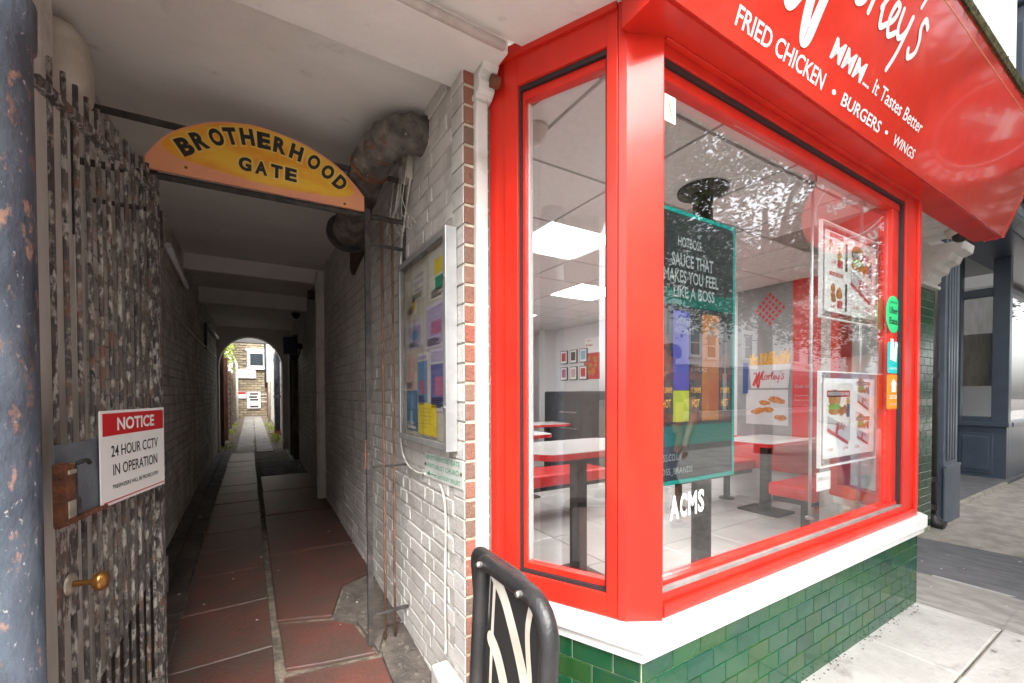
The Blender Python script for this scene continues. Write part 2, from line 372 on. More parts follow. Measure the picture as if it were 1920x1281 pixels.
# script wordmark in unit coordinates: capital M 1.1 high, baseline v = 0
def wordmark(mb, F, u0, v0, s, lift, sy=None, mirror=1):
    sy = sy or s; k = [0]
    def st(pts, w):
        k[0] += 1
        stroke(mb, F, [(u0+a*s, v0+b*sy) for a, b in pts], [x*min(s, sy) for x in w] if isinstance(w, list) else w*min(s, sy), lift+k[0]*.00012)
    st([(-.55, 1.05), (-.36, 1.28), (-.12, 1.1), (-.22, .3), (-.62, -.75), (-.50, -1.0), (-.28, -.6), (.12, .75), (.33, 1.42)], [.16, .2, .26, .30, .26, .26, .26, .24, .18])
    st([(.33, 1.42), (.22, .6), (-.02, -.5), (.06, -1.26), (.20, -1.25), (.32, -.4), (.5, .6), (.86, 1.5), (1.0, 1.3)], [.2, .3, .32, .34, .34, .3, .24, .18, .14])
    st([(.86, 1.4), (.74, .7), (.68, .25), (.82, -.02), (1.0, .1)], [.14, .24, .26, .2, .12])
    st([(1.36, .70), (1.16, .62), (1.06, .30), (1.2, .02), (1.42, .14), (1.48, .46), (1.36, .70), (1.5, .56)], .15)         # o
    st([(1.58, .62), (1.74, .74), (1.70, .40), (1.66, .04)], .15); st([(1.70, .44), (1.86, .72), (2.02, .64)], .14)           # r
    st([(2.02, .34), (2.26, .95), (2.26, 1.36), (2.12, 1.2), (2.06, .5), (2.16, .02), (2.34, .12)], .14)                      # l
    st([(2.34, .12), (2.56, .36), (2.62, .64), (2.48, .66), (2.40, .30), (2.54, .0), (2.76, .16)], .14)                       # e
    st([(2.78, .70), (2.80, .32), (2.94, .14), (3.12, .36), (3.18, .72)], .14); st([(3.20, .74), (3.08, -.1), (2.92, -.62)], .14)  # y
    st([(3.44, 1.36), (3.36, 1.08)], .12)
    st([(3.88, .86), (3.70, .96), (3.62, .74), (3.74, .48), (3.74, .18), (3.54, -.02), (3.44, .12)], .15)                     # s

# ------------------------------------------------------------ big setting
def slabs(name, x0, x1, y0, y1, sx, sy, z, th, m, parent, gap=.008, off=.5, jz=.003, skip=None, lim=300):
    """individual paving pieces sharing a few meshes"""
    vari = []
    for k in range(5):
        mb = MB(); r = random.Random(k+len(name)*7)
        a, b = sx/2-gap/2, sy/2-gap/2; c = .006
        j = lambda: r.uniform(-.003, .003)
        top = [(-a+c+j(), -b+c+j(), 0), (a-c+j(), -b+c+j(), 0), (a-c+j(), b-c+j(), 0), (-a+c+j(), b-c+j(), 0)]
        mid = [(-a, -b, -.006), (a, -b, -.006), (a, b, -.006), (-a, b, -.006)]
        bot = [(p[0], p[1], -th) for p in mid]
        mb.v = [V(*p) for p in top+mid+bot]; mb.f = [[0, 1, 2, 3]]+[[4+i, 4+(i+1) % 4, (i+1) % 4, i] for i in range(4)]+[[8+i, 8+(i+1) % 4, 4+(i+1) % 4, 4+i] for i in range(4)]
        mb.m = [0]*9; vari.append(mb.mesh(name, m))
    n = 0; row = 0; y = y0
    while y < y1-.01:
        x = x0-(off*sx if row % 2 else 0)
        while x < x1-.01:
            cx, cy = x+sx/2, y+sy/2
            if not (skip and skip(cx, cy)):
                o = link(name, rnd.choice(vari), parent, (cx, cy, z+rnd.uniform(-jz, jz)))
                o.rotation_euler = (rnd.uniform(-.004, .004), rnd.uniform(-.004, .004), 0); n += 1
            x += sx
        y += sy; row += 1
    return n

g = MB(); g.poly([(-80, -60, -.06), (120, -60, -.06), (120, 90, -.06), (-80, 90, -.06)])
tag(g.build('ground', M['dirtfloor'], origin=(0, 0, -.06)), kind='structure', label='dirty ground under the alley and yard')
g = MB(); g.box(-40, 70, -4.0, .95, -.05, -.012); pv = tag(g.build('pavement', M['joint'], origin=(0, 0, -.05)), kind='structure', label='paved footway in front of the shops')
# footway pieces: pale slabs by the shop, asphalt patches beyond, block paving to the kerb
slabs('paving_slab', -1.35, 3.5, .15, 1.05, .69, .45, 0, .04, M['slab'], pv, off=0, skip=lambda x, y: False)
slabs('paving_block', -3, 12.0, -4.0, .12, .62, .46, 0, .035, M['dslab'], pv, off=.5)
g = MB(); g.box(12, 70, -4.0, .9, -.011, 0); g.build('far_paving', M['dslab'], pv)
g = MB(); g.box(3.53, 4.12, .15, 1.6, -.03, .002); g.build('concrete_strip', M['greycon'], pv)
g = MB(); g.prism([(3.52+.02, .6, -.03), (3.9, .6, -.03), (4.0, .15, -.03), (3.54, .15, -.03)], (0, 0, .036)); g.build('concrete_patch', M['greycon'], pv)
g = MB(); g.prism([(4.12, 1.6, -.03), (3.98, .14, -.03), (5.25, .14, -.03), (5.10, 1.6, -.03)], (0, 0, .03)); g.build('asphalt_strip', M['asphalt'], pv)
g = MB(); g.prism([(5.13, 1.52, -.03), (5.27, .14, -.03), (14, .14, -.03), (14, 1.52, -.03)], (0, 0, .033)); g.build('rough_concrete_apron', M['roughcon'], pv)
g = MB(); g.box(-40, 70, -4.16, -4.0, -.14, 0); tag(g.build('kerb', M['kerb'], origin=(0, -4, 0)), kind='structure')
g = MB(); g.box(-60, 90, -12.5, -4.16, -.2, -.12); tag(g.build('road', M['road'], origin=(0, -8, -.2)), kind='structure')
g = MB(); g.box(-60, 90, -16, -12.5, -.2, -.0); tag(g.build('far_pavement', M['dslab'], origin=(0, -14, -.2)), kind='structure')

# alley floor
def fz(y): return 0 if y < 1.5 else min(.03+.045*(y-1.5)*.75, .18) if y < 6 else .165+.004*(y-6)
g = MB()
ys = [1.0, 1.5, 2.2, 3, 4, 5, 6, 8, 10, 12, 16, 20, 24]
for a, b in zip(ys[:-1], ys[1:]): g.poly([(-.62, a, fz(a)-.02), (.72, a, fz(a)-.02), (.72, b, fz(b)-.02), (-.62, b, fz(b)-.02)])
af = tag(g.build('alley_floor', M['joint'], origin=(0, 1, 0)), kind='structure', label='red slab floor running up the covered alley')
def slabpoly(name, pts, m, th=.03, dz=0):
    cx = sum(p[0] for p in pts)/len(pts); cy = sum(p[1] for p in pts)/len(pts)
    mb = MB(); k = len(pts)
    zt = [fz(y)+dz for x, y in pts]
    for (x, y), z in zip(pts, zt): mb.v.append(V(x+(cx-x)*.014, y+(cy-y)*.014, z))
    for (x, y), z in zip(pts, zt): mb.v.append(V(x, y, z-.005))
    for (x, y), z in zip(pts, zt): mb.v.append(V(x, y, z-th))
    mb.f = [list(range(k))]+[[k+i, k+(i+1) % k, (i+1) % k, i] for i in range(k)]+[[2*k+i, 2*k+(i+1) % k, k+(i+1) % k, k+i] for i in range(k)]
    mb.m = [0]*len(mb.f); me = mb.mesh(name, m, (cx, cy, fz(cy)))
    return link(name, me, af, (cx, cy, fz(cy)))
yb = [.95, 1.42, 1.95, 2.40, 2.94, 3.46, 3.95, 4.40, 4.90, 5.38, 5.85, 6.35, 6.85, 7.4, 7.95, 8.5, 9.1, 9.7]
for i, (a, b) in enumerate(zip(yb[:-1], yb[1:])):
    c = lambda y: .085+.004*math.sin(y*3)-(y-2)*.006
    slabpoly('red_slab', [(-.345, a+.006), (c(a)-.012, a+.02), (c(b)-.012, b+.014), (-.345, b-.006)], M['redslab'], dz=rnd.uniform(-.003, .003))
yr = [.95, 1.55, 2.16]
slabpoly('red_slab', [(.105, .95), (.70, 1.0), (.70, 1.45), (.105, 1.52)], M['redslab'])
slabpoly('red_slab', [(.105, 1.54), (.50, 1.50), (.52, 2.06), (.25, 2.12), (.108, 2.13)], M['redslab'])
slabpoly('cement_patch', [(.51, 1.47), (.70, 1.46), (.70, 2.3), (.62, 2.3), (.525, 2.08)], M['patch'], dz=.002)
slabpoly('cracked_slab', [(.12, 2.20), (.27, 2.16), (.50, 2.12), (.46, 2.42), (.36, 2.52), (.11, 2.62)], M['redslab'], dz=-.002)
slabpoly('cement_patch', [(.52, 2.12), (.61, 2.33), (.70, 2.33), (.70, 3.0), (.50, 2.9), (.38, 2.55), (.48, 2.44)], M['patch'])
slabpoly('red_slab', [(.105, 2.66), (.37, 2.57), (.49, 2.93), (.70, 3.04), (.70, 3.6), (.10, 3.66)], M['redslab'])
for a, b in zip([3.68, 4.75, 5.75, 6.9, 7.6], [4.74, 5.74, 6.86, 7.6, 8.3]):
    slabpoly('long_slab', [(.10, a), (.70, a-.02), (.70, b-.03), (.09, b-.01)], M['redslab' if a < 6.5 else 'patch'], dz=rnd.uniform(-.002, .002))
for k in range(9):
    a = .95+k*1.05; slabpoly('gutter_channel', [(-.47, a), (-.36, a), (-.36, a+1.04), (-.47, a+1.04)], M['dirtfloor'], dz=-.014)
    slabpoly('gutter_edge', [(-.60, a), (-.475, a), (-.475, a+1.04), (-.60, a+1.04)], M['dirtfloor'], dz=.012)
# yard floor beyond the arch
for k in range(16):
    a = 9.75+k*.88
    slabpoly('yard_slab', [(-.28, a), (.05+rnd.uniform(-.04, .04), a), (.05, a+.86), (-.28, a+.86)], M['dslab' if k % 3 else 'greycon'])
    slabpoly('yard_slab', [(.07, a), (.36, a), (.36, a+.86), (.07, a+.86)], M['greycon' if k % 2 else 'dslab'])

# ceilings
g = MB(); g.prism([(-.75, 1.60, 2.60), (.95, 1.60, 2.60), (.95, 5.42, 2.735), (-.75, 5.42, 2.735)], (0, 0, .2))
tag(g.build('alley_ceiling', M['ceil'], origin=(0, 3, 2.6)), kind='structure')
g = MB(); g.box(-.75, .95, 5.42, 6.86, 2.70, 2.95).box(-.75, .95, 6.86, 10.0, 2.62, 2.94)
tag(g.build('rear_ceiling', M['ceil'], origin=(0, 7, 2.6)), kind='structure')
cb = thing('ceiling_beam', 'boxed white beam with shallow panels across the alley ceiling, nearer one', 'beam', (0, 5.45, 2.56), 'beams across the alley ceiling')
g = MB(); g.box(-.70, .72, 5.40, 5.55, 2.575, 2.735); g.build('beam_body', M['ceil'], cb)
for x0, x1 in ((-.50, -.22), (.0, .20)):
    g = MB(); g.box(x0, x1, 5.392, 5.398, 2.605, 2.69); g.build('panel', M['ceil'], cb)
cb = thing('ceiling_beam', 'plain white beam across the alley ceiling, the deeper one before the arch', 'beam', (0, 6.9, 2.5), 'beams across the alley ceiling')
g = MB(); g.box(-.70, .72, 6.83, 7.0, 2.50, 2.72); g.build('beam_body', M['ceil'], cb)
lt = thing('lintel_beam', 'wide white beam over the alley mouth with a rounded bead along its edge', 'beam', (0, 1.45, 2.52))
g = MB(); g.box(-.9, .80, 1.335, 1.60, 2.525, 2.95); g.build('beam_body', M['ceil'], lt, bev=.006)
g = MB(); g.tube([(-.9, 1.325, 2.545), (.775, 1.325, 2.535)], .016, 12); g.build('bead', M['wplaster'], lt, smooth=True)
g = MB(); g.box(-3, 1.12, .84, 1.335, 2.575, 2.9).box(-3, .82, 1.335, 1.336, 2.60, 2.7)
tag(g.build('porch_soffit', M['ceil'], origin=(0, 1, 2.58)), kind='structure')

# ---- brick walls
def brickmeshes(name, L, H, D, m, n=6, rough=.003):
    out = []
    for k in range(n):
        r = random.Random(k*13+int(L*1000)); c = .007; j = lambda: r.uniform(-rough, rough)
        a, h = L/2, H/2
        fr_ = [(-a+c+j(), -h+c+j(), 0), (a-c+j(), -h+c+j(), 0), (a-c+j(), h-c+j(), 0), (-a+c+j(), h-c+j(), 0)]
        dm = [(-a, -h, -.006), (a, -h, -.006), (a, h, -.006), (-a, h, -.006)]
        bk = [(p[0], p[1], -D) for p in dm]
        mb = MB()
        # local: u along wall, v up, w out ; mapped so that outward = -X (u->-Y)
        for u, v, w in fr_+dm+bk: mb.v.append(V(-w, -u, v))
        mb.f = [[0, 1, 2, 3]]+[[4+i, 4+(i+1) % 4, (i+1) % 4, i] for i in range(4)]+[[8+i, 8+(i+1) % 4, 4+(i+1) % 4, 4+i] for i in range(4)]
        mb.m = [0]*9; out.append((mb.mesh(name, m), mb))
    return out
def brickwall(root, face, x, y0, y1, z0, z1, m, near, name='brick', lim=300, ls=.215, lh=.1025, ch=.075, skip=None, flemish=True, jit=.002):
    """face -1: wall face looks to -X ; +1: to +X"""
    ms = {ls: brickmeshes(name, ls, ch-.006, .05, m), lh: brickmeshes(name, lh, ch-.006, .05, m, 4)}
    spots = []; row = 0; z = z0
    while z < z1-.02:
        y = y0-(.0 if row % 2 else ls*.27); k = row
        while y < y1:
            L = (ls if k % 2 else lh) if flemish else ls
            spots.append((y+L/2, z+ch/2, L)); y += L+.007; k += 1
        z += ch; row += 1
    spots = [s for s in spots if s[0]+s[2]/2 <= y1+.06 and s[0]-s[2]/2 >= y0-.002 and not (skip and skip(s[0], s[1]))]
    vis = [s for s in spots if s[0] > near]
    vis.sort(key=lambda s: s[0]); near_ = set(vis[:lim]); st = MB()
    rz = 0 if face < 0 else math.pi
    for s in spots:
        me, src = rnd.choice(ms[s[2]]); px = x+rnd.uniform(-jit, jit)*1.2
        if s in near_:
            o = link(name, me, root, (px, s[0], s[1])); o.rotation_euler = (rnd.uniform(-.012, .012), 0, rz)
        else:
            b = len(st.v); sg = 1 if face < 0 else -1
            st.v += [V(px+v.x*sg, s[0]+v.y*sg, s[1]+v.z) for v in src.v]
            st.f += [[b+i for i in f] for f in src.f]; st.m += [0]*len(src.f)
    if st.v: tag(st.build(name+'work', m, root), kind='stuff')

rw = thing('painted_brick_wall', 'white painted brick wall on the right side of the alley', 'wall', (.8, 1.5, 0), )
g = MB(); g.box(.6930, .945, 1.50, 10.2, -.05, 2.8); g.build('wall_core', M['wmortar'], rw)
brickwall(rw, -1, .690, 1.592, 10.0, -.02, 2.74, M['wbrick'], 1.5)
g = MB(); g.prism([(.60, 1.50, -.05), (.688, 1.49, -.05), (.688, 1.66, -.05), (.615, 1.66, -.05)], (0, 0, .25)); g.build('plinth', M['wbrick'], rw, bev=.01)
# quoin: painted side of the brown bricks and unpainted front
pr = thing('brick_pier', 'narrow strip of bare red brown bricks with sandy joints beside the red window', 'pier', (.72, 1.49, 0))
g = MB(); g.box(.6965, .79, 1.4895, 1.585, -.05, 2.55); g.build('mortar', M['sandmortar'], pr)
for k in range(34):
    z = .0+k*.075; mb = MB(); j = lambda: rnd.uniform(-.0015, .0015)
    mb.box(.694+j(), .80, 1.485+j(), 1.57, z+.006, z+.069); o = mb.build('brick', M['bbrick'], pr, bev=.0025)
    mb = MB(); mb.box(.6885+j(), .6938, 1.487, 1.59-(.0 if k % 2 else .0), z+.004, z+.071); mb.build('painted_face', M['wbrick'], pr, bev=.002)

lw = thing('grimy_brick_wall', 'dim grimy painted brick wall along the left of the alley', 'wall', (-.7, 4, 0))
g = MB(); g.box(-.85, -.5745, .9, 10.4, -.05, 2.8); g.build('wall_core', M['dmortar'], lw)
brickwall(lw, 1, -.570, 2.30, 10.2, .03, 2.74, M['dbrick'], 4.0)
g = MB(); g.box(-.574, -.566, .95, 2.28, .02, 2.7); g.build('peeling_boarding', M['wbrick'], lw)
for k in range(9):
    g = MB(); y = 1.30+k*.115; g.box(-.566, -.556, y, y+.105, .03, 2.45); g.build('board', M['paleboard'], lw, bev=.003)
g = MB(); g.box(-.58, -.50, .95, 4.1, 0, .09); g.build('skirting', M['dirtfloor'], lw, bev=.01)

# arch at the end of the covered part
ar = thing('alley_arch', 'white rendered arch closing the covered end of the alley', 'arch', (0, 10.1, 0))
pts = []
for i in range(15):
    a = math.pi-math.pi*i/14; pts.append((.0+math.cos(a)*.54, 10.0, 1.85+math.sin(a)*.60))
for i in range(14):
    a, b = pts[i], pts[i+1]
    g = MB() if i == 0 else g
    g.prism([(a[0], 10, a[2]), (b[0], 10, b[2]), (b[0], 10, 2.8), (a[0], 10, 2.8)], (0, .25, 0))
g.box(-.72, -.54, 10, 10.25, 0, 2.8).box(.54, .80, 10, 10.25, 0, 2.8)
g.build('arch_wall', M['ceil'], ar)
g = MB(); g.box(-.6, .6, 10.9, 11.0, 2.42, 2.8); g.build('lintel', M['ceil'], ar)
# right wall details inside the tunnel
wp = tag(MB().box(.625, .705, 5.12, 5.24, .12, 2.66).box(.61, .70, 5.14, 5.20, .15, 2.6).build('timber_post', M['wplaster'], bev=.006, origin=(.66, 5.2, .12)), 'tall flaking white post standing against the right alley wall', 'post')
for i, y in enumerate((8.3, 9.3)):
    d = thing('doorway', ['dark brown door frame in the right alley wall, nearer the camera', 'narrow pale door frame in the right alley wall just before the arch'][i], 'doorway', (.67, y, .15), 'door frames in the alley wall')
    MB().box(.61, .70, y, y+.08, .15, 2.25).box(.61, .70, y+.72, y+.80, .15, 2.25).box(.61, .70, y, y+.8, 2.25, 2.33).build('frame', M['fence' if i == 0 else 'wplaster'], d, bev=.004)
    MB().box(.655, .70, y+.081, y+.719, .17, 2.249).build('door', M['dkwood'], d)
    MB().box(.58, .60, y+.0, y+.80, .12, .17).build('threshold', M['roughcon'], d)

# left facade and masses above (seen only in light and reflections)
lf = thing('corner_building', 'rendered building left of the alley mouth and above it', 'building', (-2, 1.2, 0))
MB().box(-8, -.86, 1.05, 9, -.1, 9).build('wall', M['stucco'], lf)
MB().box(-.86, .94, 1.6, 9.5, 2.96, 9).build('upper_storey', M['stucco'], lf)
pst = tag(MB().lathe((-.452, 1.24, -.05), (0, 0, 1), [(0, .085), (.1, .085), (.1, .083), (2.05, .083), (2.06, .089), (2.14, .09), (2.15, .083), (2.7, .083)], 28).build('iron_pole', M['post'], smooth=False, origin=(-.45, 1.24, 0)),
          'thick blue grey iron pole with rust blisters at the left edge', 'pole')
for p in pst.data.polygons: p.use_smooth = len(p.vertices) == 4

# ------------------------------------------------------------ gate and its frame
H0 = V(-.325, 2.20, 0); GD = V(-.2045, -.979, 0).normalized(); GN = V(.979, -.2045, 0).normalized(); UZ = V(0, 0, 1)
gt = thing('iron_gate', 'tall flaking barred iron gate folded open against the left wall', 'gate', (H0.x, H0.y, .05))
GF = fr(H0, -GD, UZ)          # u runs from the free edge (negative) to the hinge (0); +w faces the camera
def gbox(u0, u1, v0, v1, w0, w1, name, m, parent=gt, bev=.002):
    mb = MB(); fbox(mb, GF, u0, u1, v0, v1, w0, w1); return mb.build(name, m, parent, bev=bev)
for i in range(11):
    u = -.045-.0555*i; r_ = .0066; jj = rnd.uniform(-.003, .003)
    pts = [fp(GF, u+jj*math.sin(z*5), z, .0) for z in [.06+2.14/12*k for k in range(13)]]
    MB().tube(pts, [r_*rnd.uniform(.93, 1.07) for _ in pts], 8).build('bar', M['iron'], gt, smooth=True)
gbox(-.022, .022, .05, 2.17, -.012, .014, 'stile', M['iron'])
gbox(-.66, .0, 2.095, 2.118, -.014, .014, 'rail', M['iron']); gbox(-.66, .0, .16, .19, -.014, .014, 'rail', M['iron'])
gbox(-.645, .0, .967, 1.177, .012, .016, 'lock_plate', M['galv'])
gbox(-.645, .0, .958, .972, .0125, .026, 'plate_edge', M['rust'])
lb = gbox(-.655, -.615, .966, 1.128, .016, .045, 'lock_box', M['rust'])
gbox(-.652, -.62, .985, 1.03, .0455, .049, 'keeper', M['nickel'], lb)
gbox(-.652, -.618, 1.10, 1.112, .046, .05, 'bolt', M['nickel'], lb)
mb = MB(); mb.tube(smoothline([fp(GF, -.60, 1.115, .02), fp(GF, -.598, 1.125, .045), fp(GF, -.575, 1.128, .05), fp(GF, -.56, 1.118, .05)], 4), .006, 8); mb.build('latch_arm', M['blackm'], gt, smooth=True)
gbox(-.602, -.582, .975, 1.115, .018, .036, 'latch', M['irond'], bev=.006); gbox(-.582, -.560, .99, 1.025, .018, .032, 'catch', M['irond'], bev=.005)
kc = fp(GF, -.585, .79, .012)
mb = MB(); fbox(mb, GF, -.63, -.54, .70, .96, .008, .0115); mb.build('knob_plate', M['iron'], gt)
kn = MB().lathe(kc, GN, [(0, .030), (.004, .030), (.008, .020), (.010, .010)], 24).build('knob_rose', M['nickel'], gt, smooth=True)
MB().lathe(kc, GN, [(.009, .0085), (.02, .0075), (.045, .0075), (.052, .011), (.056, .021), (.064, .0265), (.073, .0265), (.080, .021), (.083, .008)], 24).build('knob', M['brass'], gt, smooth=True)
gbox(.018, .03, 1.9, 2.05, -.02, .02, 'hinge', M['irond']); gbox(.018, .03, .5, .65, -.02, .02, 'hinge', M['irond'])

ns = thing('notice_sign', 'white notice board with red heading wired to the open gate', 'sign', tuple(fp(GF, -.27, .96, .02)))
NF = fr(fp(GF, -.452, .962, .024), (-GD+GN*.06), UZ)
mb = MB(); fbox(mb, NF, 0, .385, 0, .297, -.004, 0); mb.build('board', M['wprint'], ns, bev=.003)
mb = MB(); fbox(mb, NF, .012, .375, .218, .288, .0002, .0012); mb.build('heading_band', M['rprint'], ns)
mb = MB()
fbox(mb, NF, .012, .375, .010, .0135, .0002, .001); mb.build('red_rule', M['rprint'], ns)
lettering([('NOTICE', .083, .232, .225, .042, dict(bold=.03))], NF, M['wprint'], ns, .002)
lettering([('24 HOUR CCTV', .052, .150, .282, .036, dict(bold=.008)), ('IN OPERATION', .060, .090, .268, .036, dict(bold=.008)), ('TRESPASSERS WILL BE PROSECUTED', .055, .048, .278, .013, dict(bold=.01))], NF, M['ink'], ns, .001)

gf = thing('gate_frame', 'black iron gate frame with a narrow fixed barred panel at the right wall', 'frame', (.5, 2.2, .02))
def ibox(x0, x1, y0, y1, z0, z1, name='rail', m='irond', bev=.002): return MB().box(x0, x1, y0, y1, z0, z1).build(name, M[m], gf, bev=bev)
ibox(.484, .510, 2.18, 2.206, .04, 2.22, 'post', 'irond'); ibox(.476, .484, 2.19, 2.20, .93, 1.08, 'strike', 'rust')
ibox(.676, .69, 2.188, 2.202, 1.55, 2.40, 'side_bar'); ibox(-.345, -.31, 2.20, 2.235, .05, 2.20, 'hinge_post', 'irond')
for z in (2.175, 2.385):
    MB().tube([(-.57, 2.205, z+.002), (.69, 2.200, z+.018)], .014, 8).build('top_bar', M['irond'], gf)
ibox(.485, .69, 2.188, 2.202, 2.045, 2.06); ibox(.485, .70, 2.19, 2.202, .935, .946); ibox(.485, .70, 2.188, 2.204, .185, .20)
for x in (.572, .622):
    MB().tube([(x+rnd.uniform(-.002, .002), 2.197, z) for z in (.05, .5, 1., 1.5, 2.18)], .0065, 8).build('bar', M['rustbar'], gf, smooth=True)
ibox(-.56, -.548, 2.19, 2.202, 1.9, 2.40, 'side_bar'); ibox(-.50, -.33, 2.19, 2.202, 2.03, 2.045)

# painted arched name sign
asn = thing('arched_name_sign', 'yellow and pink hand painted arched sign over the gateway', 'sign', (.07, 2.17, 2.2))
AF = fr((-.346, 2.172, 2.195), (1, 0, .010), (0, 0, 1))
outl = [(0, -.004), (.826, -.004), (.825, .066), (.778, .118), (.701, .184), (.606, .229), (.55, .247), (.488, .260), (.429, .267), (.365, .269), (.279, .256), (.22, .238), (.157, .206), (.096, .165), (.053, .122), (.003, .045)]
arc = [(p.x, p.y) for p in smoothline([(a, b_, 0) for a, b_ in outl[2:]], 4)]
mb = MB(); mb.prism([fp(AF, a, b, -.012) for a, b in outl[:2]+arc], AF[3]*.012); mb.build('board', M['pink'], asn)
lowr = [(p.x, p.y) for p in smoothline([(.052, .098, 0), (.10, .062, 0), (.20, .048, 0), (.33, .030, 0), (.50, .026, 0), (.62, .030, 0), (.72, .042, 0), (.775, .066, 0), (.772, .10, 0)], 4)]
mb = MB(); mb.poly([fp(AF, a, b, .0006) for a, b in lowr+[(a-.006*(a > .5)+.004*(a < .3), b-.006) for a, b in arc if .06 < a < .765]]); mb.build('yellow_paint', M['yellowsign'], asn)
LET = [('B', .128, .111, 33), ('R', .176, .147, 29), ('O', .233, .178, 22), ('T', .283, .197, 16), ('H', .342, .211, 9), ('E', .404, .213, 2), ('R', .466, .209, -6), ('H', .531, .197, -13), ('O', .603, .173, -22), ('O', .662, .143, -30), ('D', .716, .106, -37)]
LET += [('G', .333, .094, -1), ('A', .393, .092, -2), ('T', .452, .092, -2), ('E', .508, .092, -2)]
mh, ml = MB(), MB()
for k, (ch, cx, cy, an) in enumerate(LET):
    w_, h_ = (.050, .070) if k < 11 else (.047, .058); an = R(an); ca, sa = math.cos(an), math.sin(an)
    if ch in 'T': w_ *= .96
    for m2, bo, e in ((mh, .11, .007), (ml, .052, 0)):
        ww, hh = w_+2*e, h_+2*e
        text_into(m2, ch, AF, cx-(ww/2*ca-hh/2*sa), cy-(ww/2*sa+hh/2*ca), ww, hh, .0012+.00004*k if m2 is mh else .0024, bold=bo, rot=an)
mh.build('letter_halo', M['paleyel'], asn); ml.build('lettering', M['ink'], asn)
for x, y in ((.13, .028), (.415, .196), (.735, .012)):
    MB().lathe(fp(AF, x, y, .0), AF[3], [(0, .006), (.003, .005), (.004, .001)], 10).build('screw', M['rust'], asn)

# duct elbow
dct = thing('duct_elbow', 'rusty foil wrapped duct elbow coming out of the right wall above the sign', 'duct', (.6, 2.1, 2.4))
path = smoothline([(.80, 1.93, 2.50), (.66, 1.935, 2.50), (.57, 1.98, 2.485), (.515, 2.09, 2.44), (.50, 2.28, 2.38), (.50, 2.50, 2.33), (.505, 2.72, 2.28)], 7)
MB().tube(path, [.084+.005*math.sin(i*1.7)+.003*math.sin(i*4.1) for i in range(len(path))], 26).build('duct_body', M['duct'], dct, smooth=True)
for i in (2, 24):
    p = path[i]; t = (path[min(i+1, len(path)-1)]-path[i-1]).normalized()
    MB().tube([p-t*.012, p-t*.004, p+t*.004, p+t*.012], [.086, .092, .092, .086], 26).build('seam_band', M['rust'], dct, smooth=True)
MB().lathe(path[-1]+V(0, 0, 0), (0, 1, -.25), [(0, .12), (.03, .12), (.035, .1), (.036, .02)], 26).build('end_flange', M['irond'], dct)
tag(MB().box(.42, .56, 2.10, 2.17, 2.398, 2.406).build('wood_offcut', M['fence'], origin=(.49, 2.13, 2.4)), 'small pale offcut of board lying on the gate top bar under the duct', 'board')

# bulkhead light
bl = thing('bulkhead_light', 'yellowed oval bulkhead light on the left wall above the gate', 'light', (-.56, 2.1, 2.4))
MB().box(-.566, -.535, 1.86, 1.975, 2.26, 2.58).build('back_box', M['wplaster'], bl, bev=.01)
pp = []
for i in range(13):
    a = math.pi*i/12; pp.append((-.535+.0, 0, 0))
mb = MB(); prof = [(0, 1.0), (.03, 1.0), (.075, .93), (.105, .75), (.118, .45), (.12, .02)]
b = 0
for h, s_ in prof:
    for j in range(28):
        a = 2*math.pi*j/28; ca, sa = math.cos(a), math.sin(a)
        ey = .105*s_*math.copysign(abs(ca)**.6, ca); ez = .135*s_*math.copysign(abs(sa)**.6, sa)
        mb.v.append(V(-.556+h*.7, 2.085+ey, 2.44+ez))
for i in range(len(prof)-1):
    for j in range(28): mb.f.append([i*28+j, i*28+(j+1) % 28, (i+1)*28+(j+1) % 28, (i+1)*28+j]); mb.m.append(0)
mb.f.append([(len(prof)-1)*28+j for j in range(28)]); mb.m.append(0)
mb.build('diffuser', M['cream'], bl, smooth=True)

# tube lights and conduit on the left wall
for i, (y0, y1, z0, z1) in enumerate(((3.95, 4.95, 2.385, 2.30), (7.6, 9.2, 2.305, 2.30))):
    t = thing('tube_light', ['white fluorescent tube on the left alley wall, nearer the gate', 'white fluorescent tube on the left alley wall, close to the arch'][i], 'light', (-.52, y0, 2.3), 'tube lights along the alley')
    MB().tube([(-.505, y0, z0), (-.505, y1, z1)], .022, 14).build('tube', M['wprint'], t, smooth=True)
    MB().box(-.568, -.53, y0, y1, min(z0, z1)-.01, max(z0, z1)+.02).build('batten', M['dmortar'], t)
    MB().box(-.568, -.535, y0-.14, y0-.10, 1.95, 2.32).build('bracket', M['blackm'], t)
tag(MB().tube(smoothline([(-.55, 2.6, 2.03), (-.55, 3.6, 1.995), (-.55, 5.5, 1.98), (-.55, 7.4, 1.975), (-.55, 9.5, 1.97)], 5), .012, 8).build('conduit', M['cable'], smooth=True), 'thin pale conduit running along the left alley wall', 'conduit')

# switch board, boxes on the right wall
sb = thing('switch_board', 'dark wooden board with a switch high on the right alley wall', 'board', (.67, 3.3, 2.2))
MB().prism([(.686, 3.05, 2.30), (.686, 3.45, 2.22), (.686, 3.52, 2.28), (.686, 3.50, 2.64), (.686, 3.08, 2.58)], (-.022, 0, 0)).build('board', M['dkwood'], sb)
sw = MB().box(.59, .664, 2.93, 3.06, 2.33, 2.44).build('isolator', M['cream'], sb, bev=.005)
MB().lathe((.589, 2.99, 2.385), (-1, 0, 0), [(0, .03), (.01, .028), (.012, .018), (.022, .016)], 16).build('dial', M['yprint'], sw)
MB().lathe((.566, 2.99, 2.385), (-1, 0, 0), [(0, .014), (.012, .012)], 12).build('dial_centre', M['rprint'], sw)
fl = thing('floodlight', 'black boxy floodlight on the right alley wall near the arch', 'light', (.6, 7.6, 2.1))
MB().box(.42, .60, 7.42, 7.62, 1.93, 2.19).build('housing', M['blackm'], fl, bev=.012)
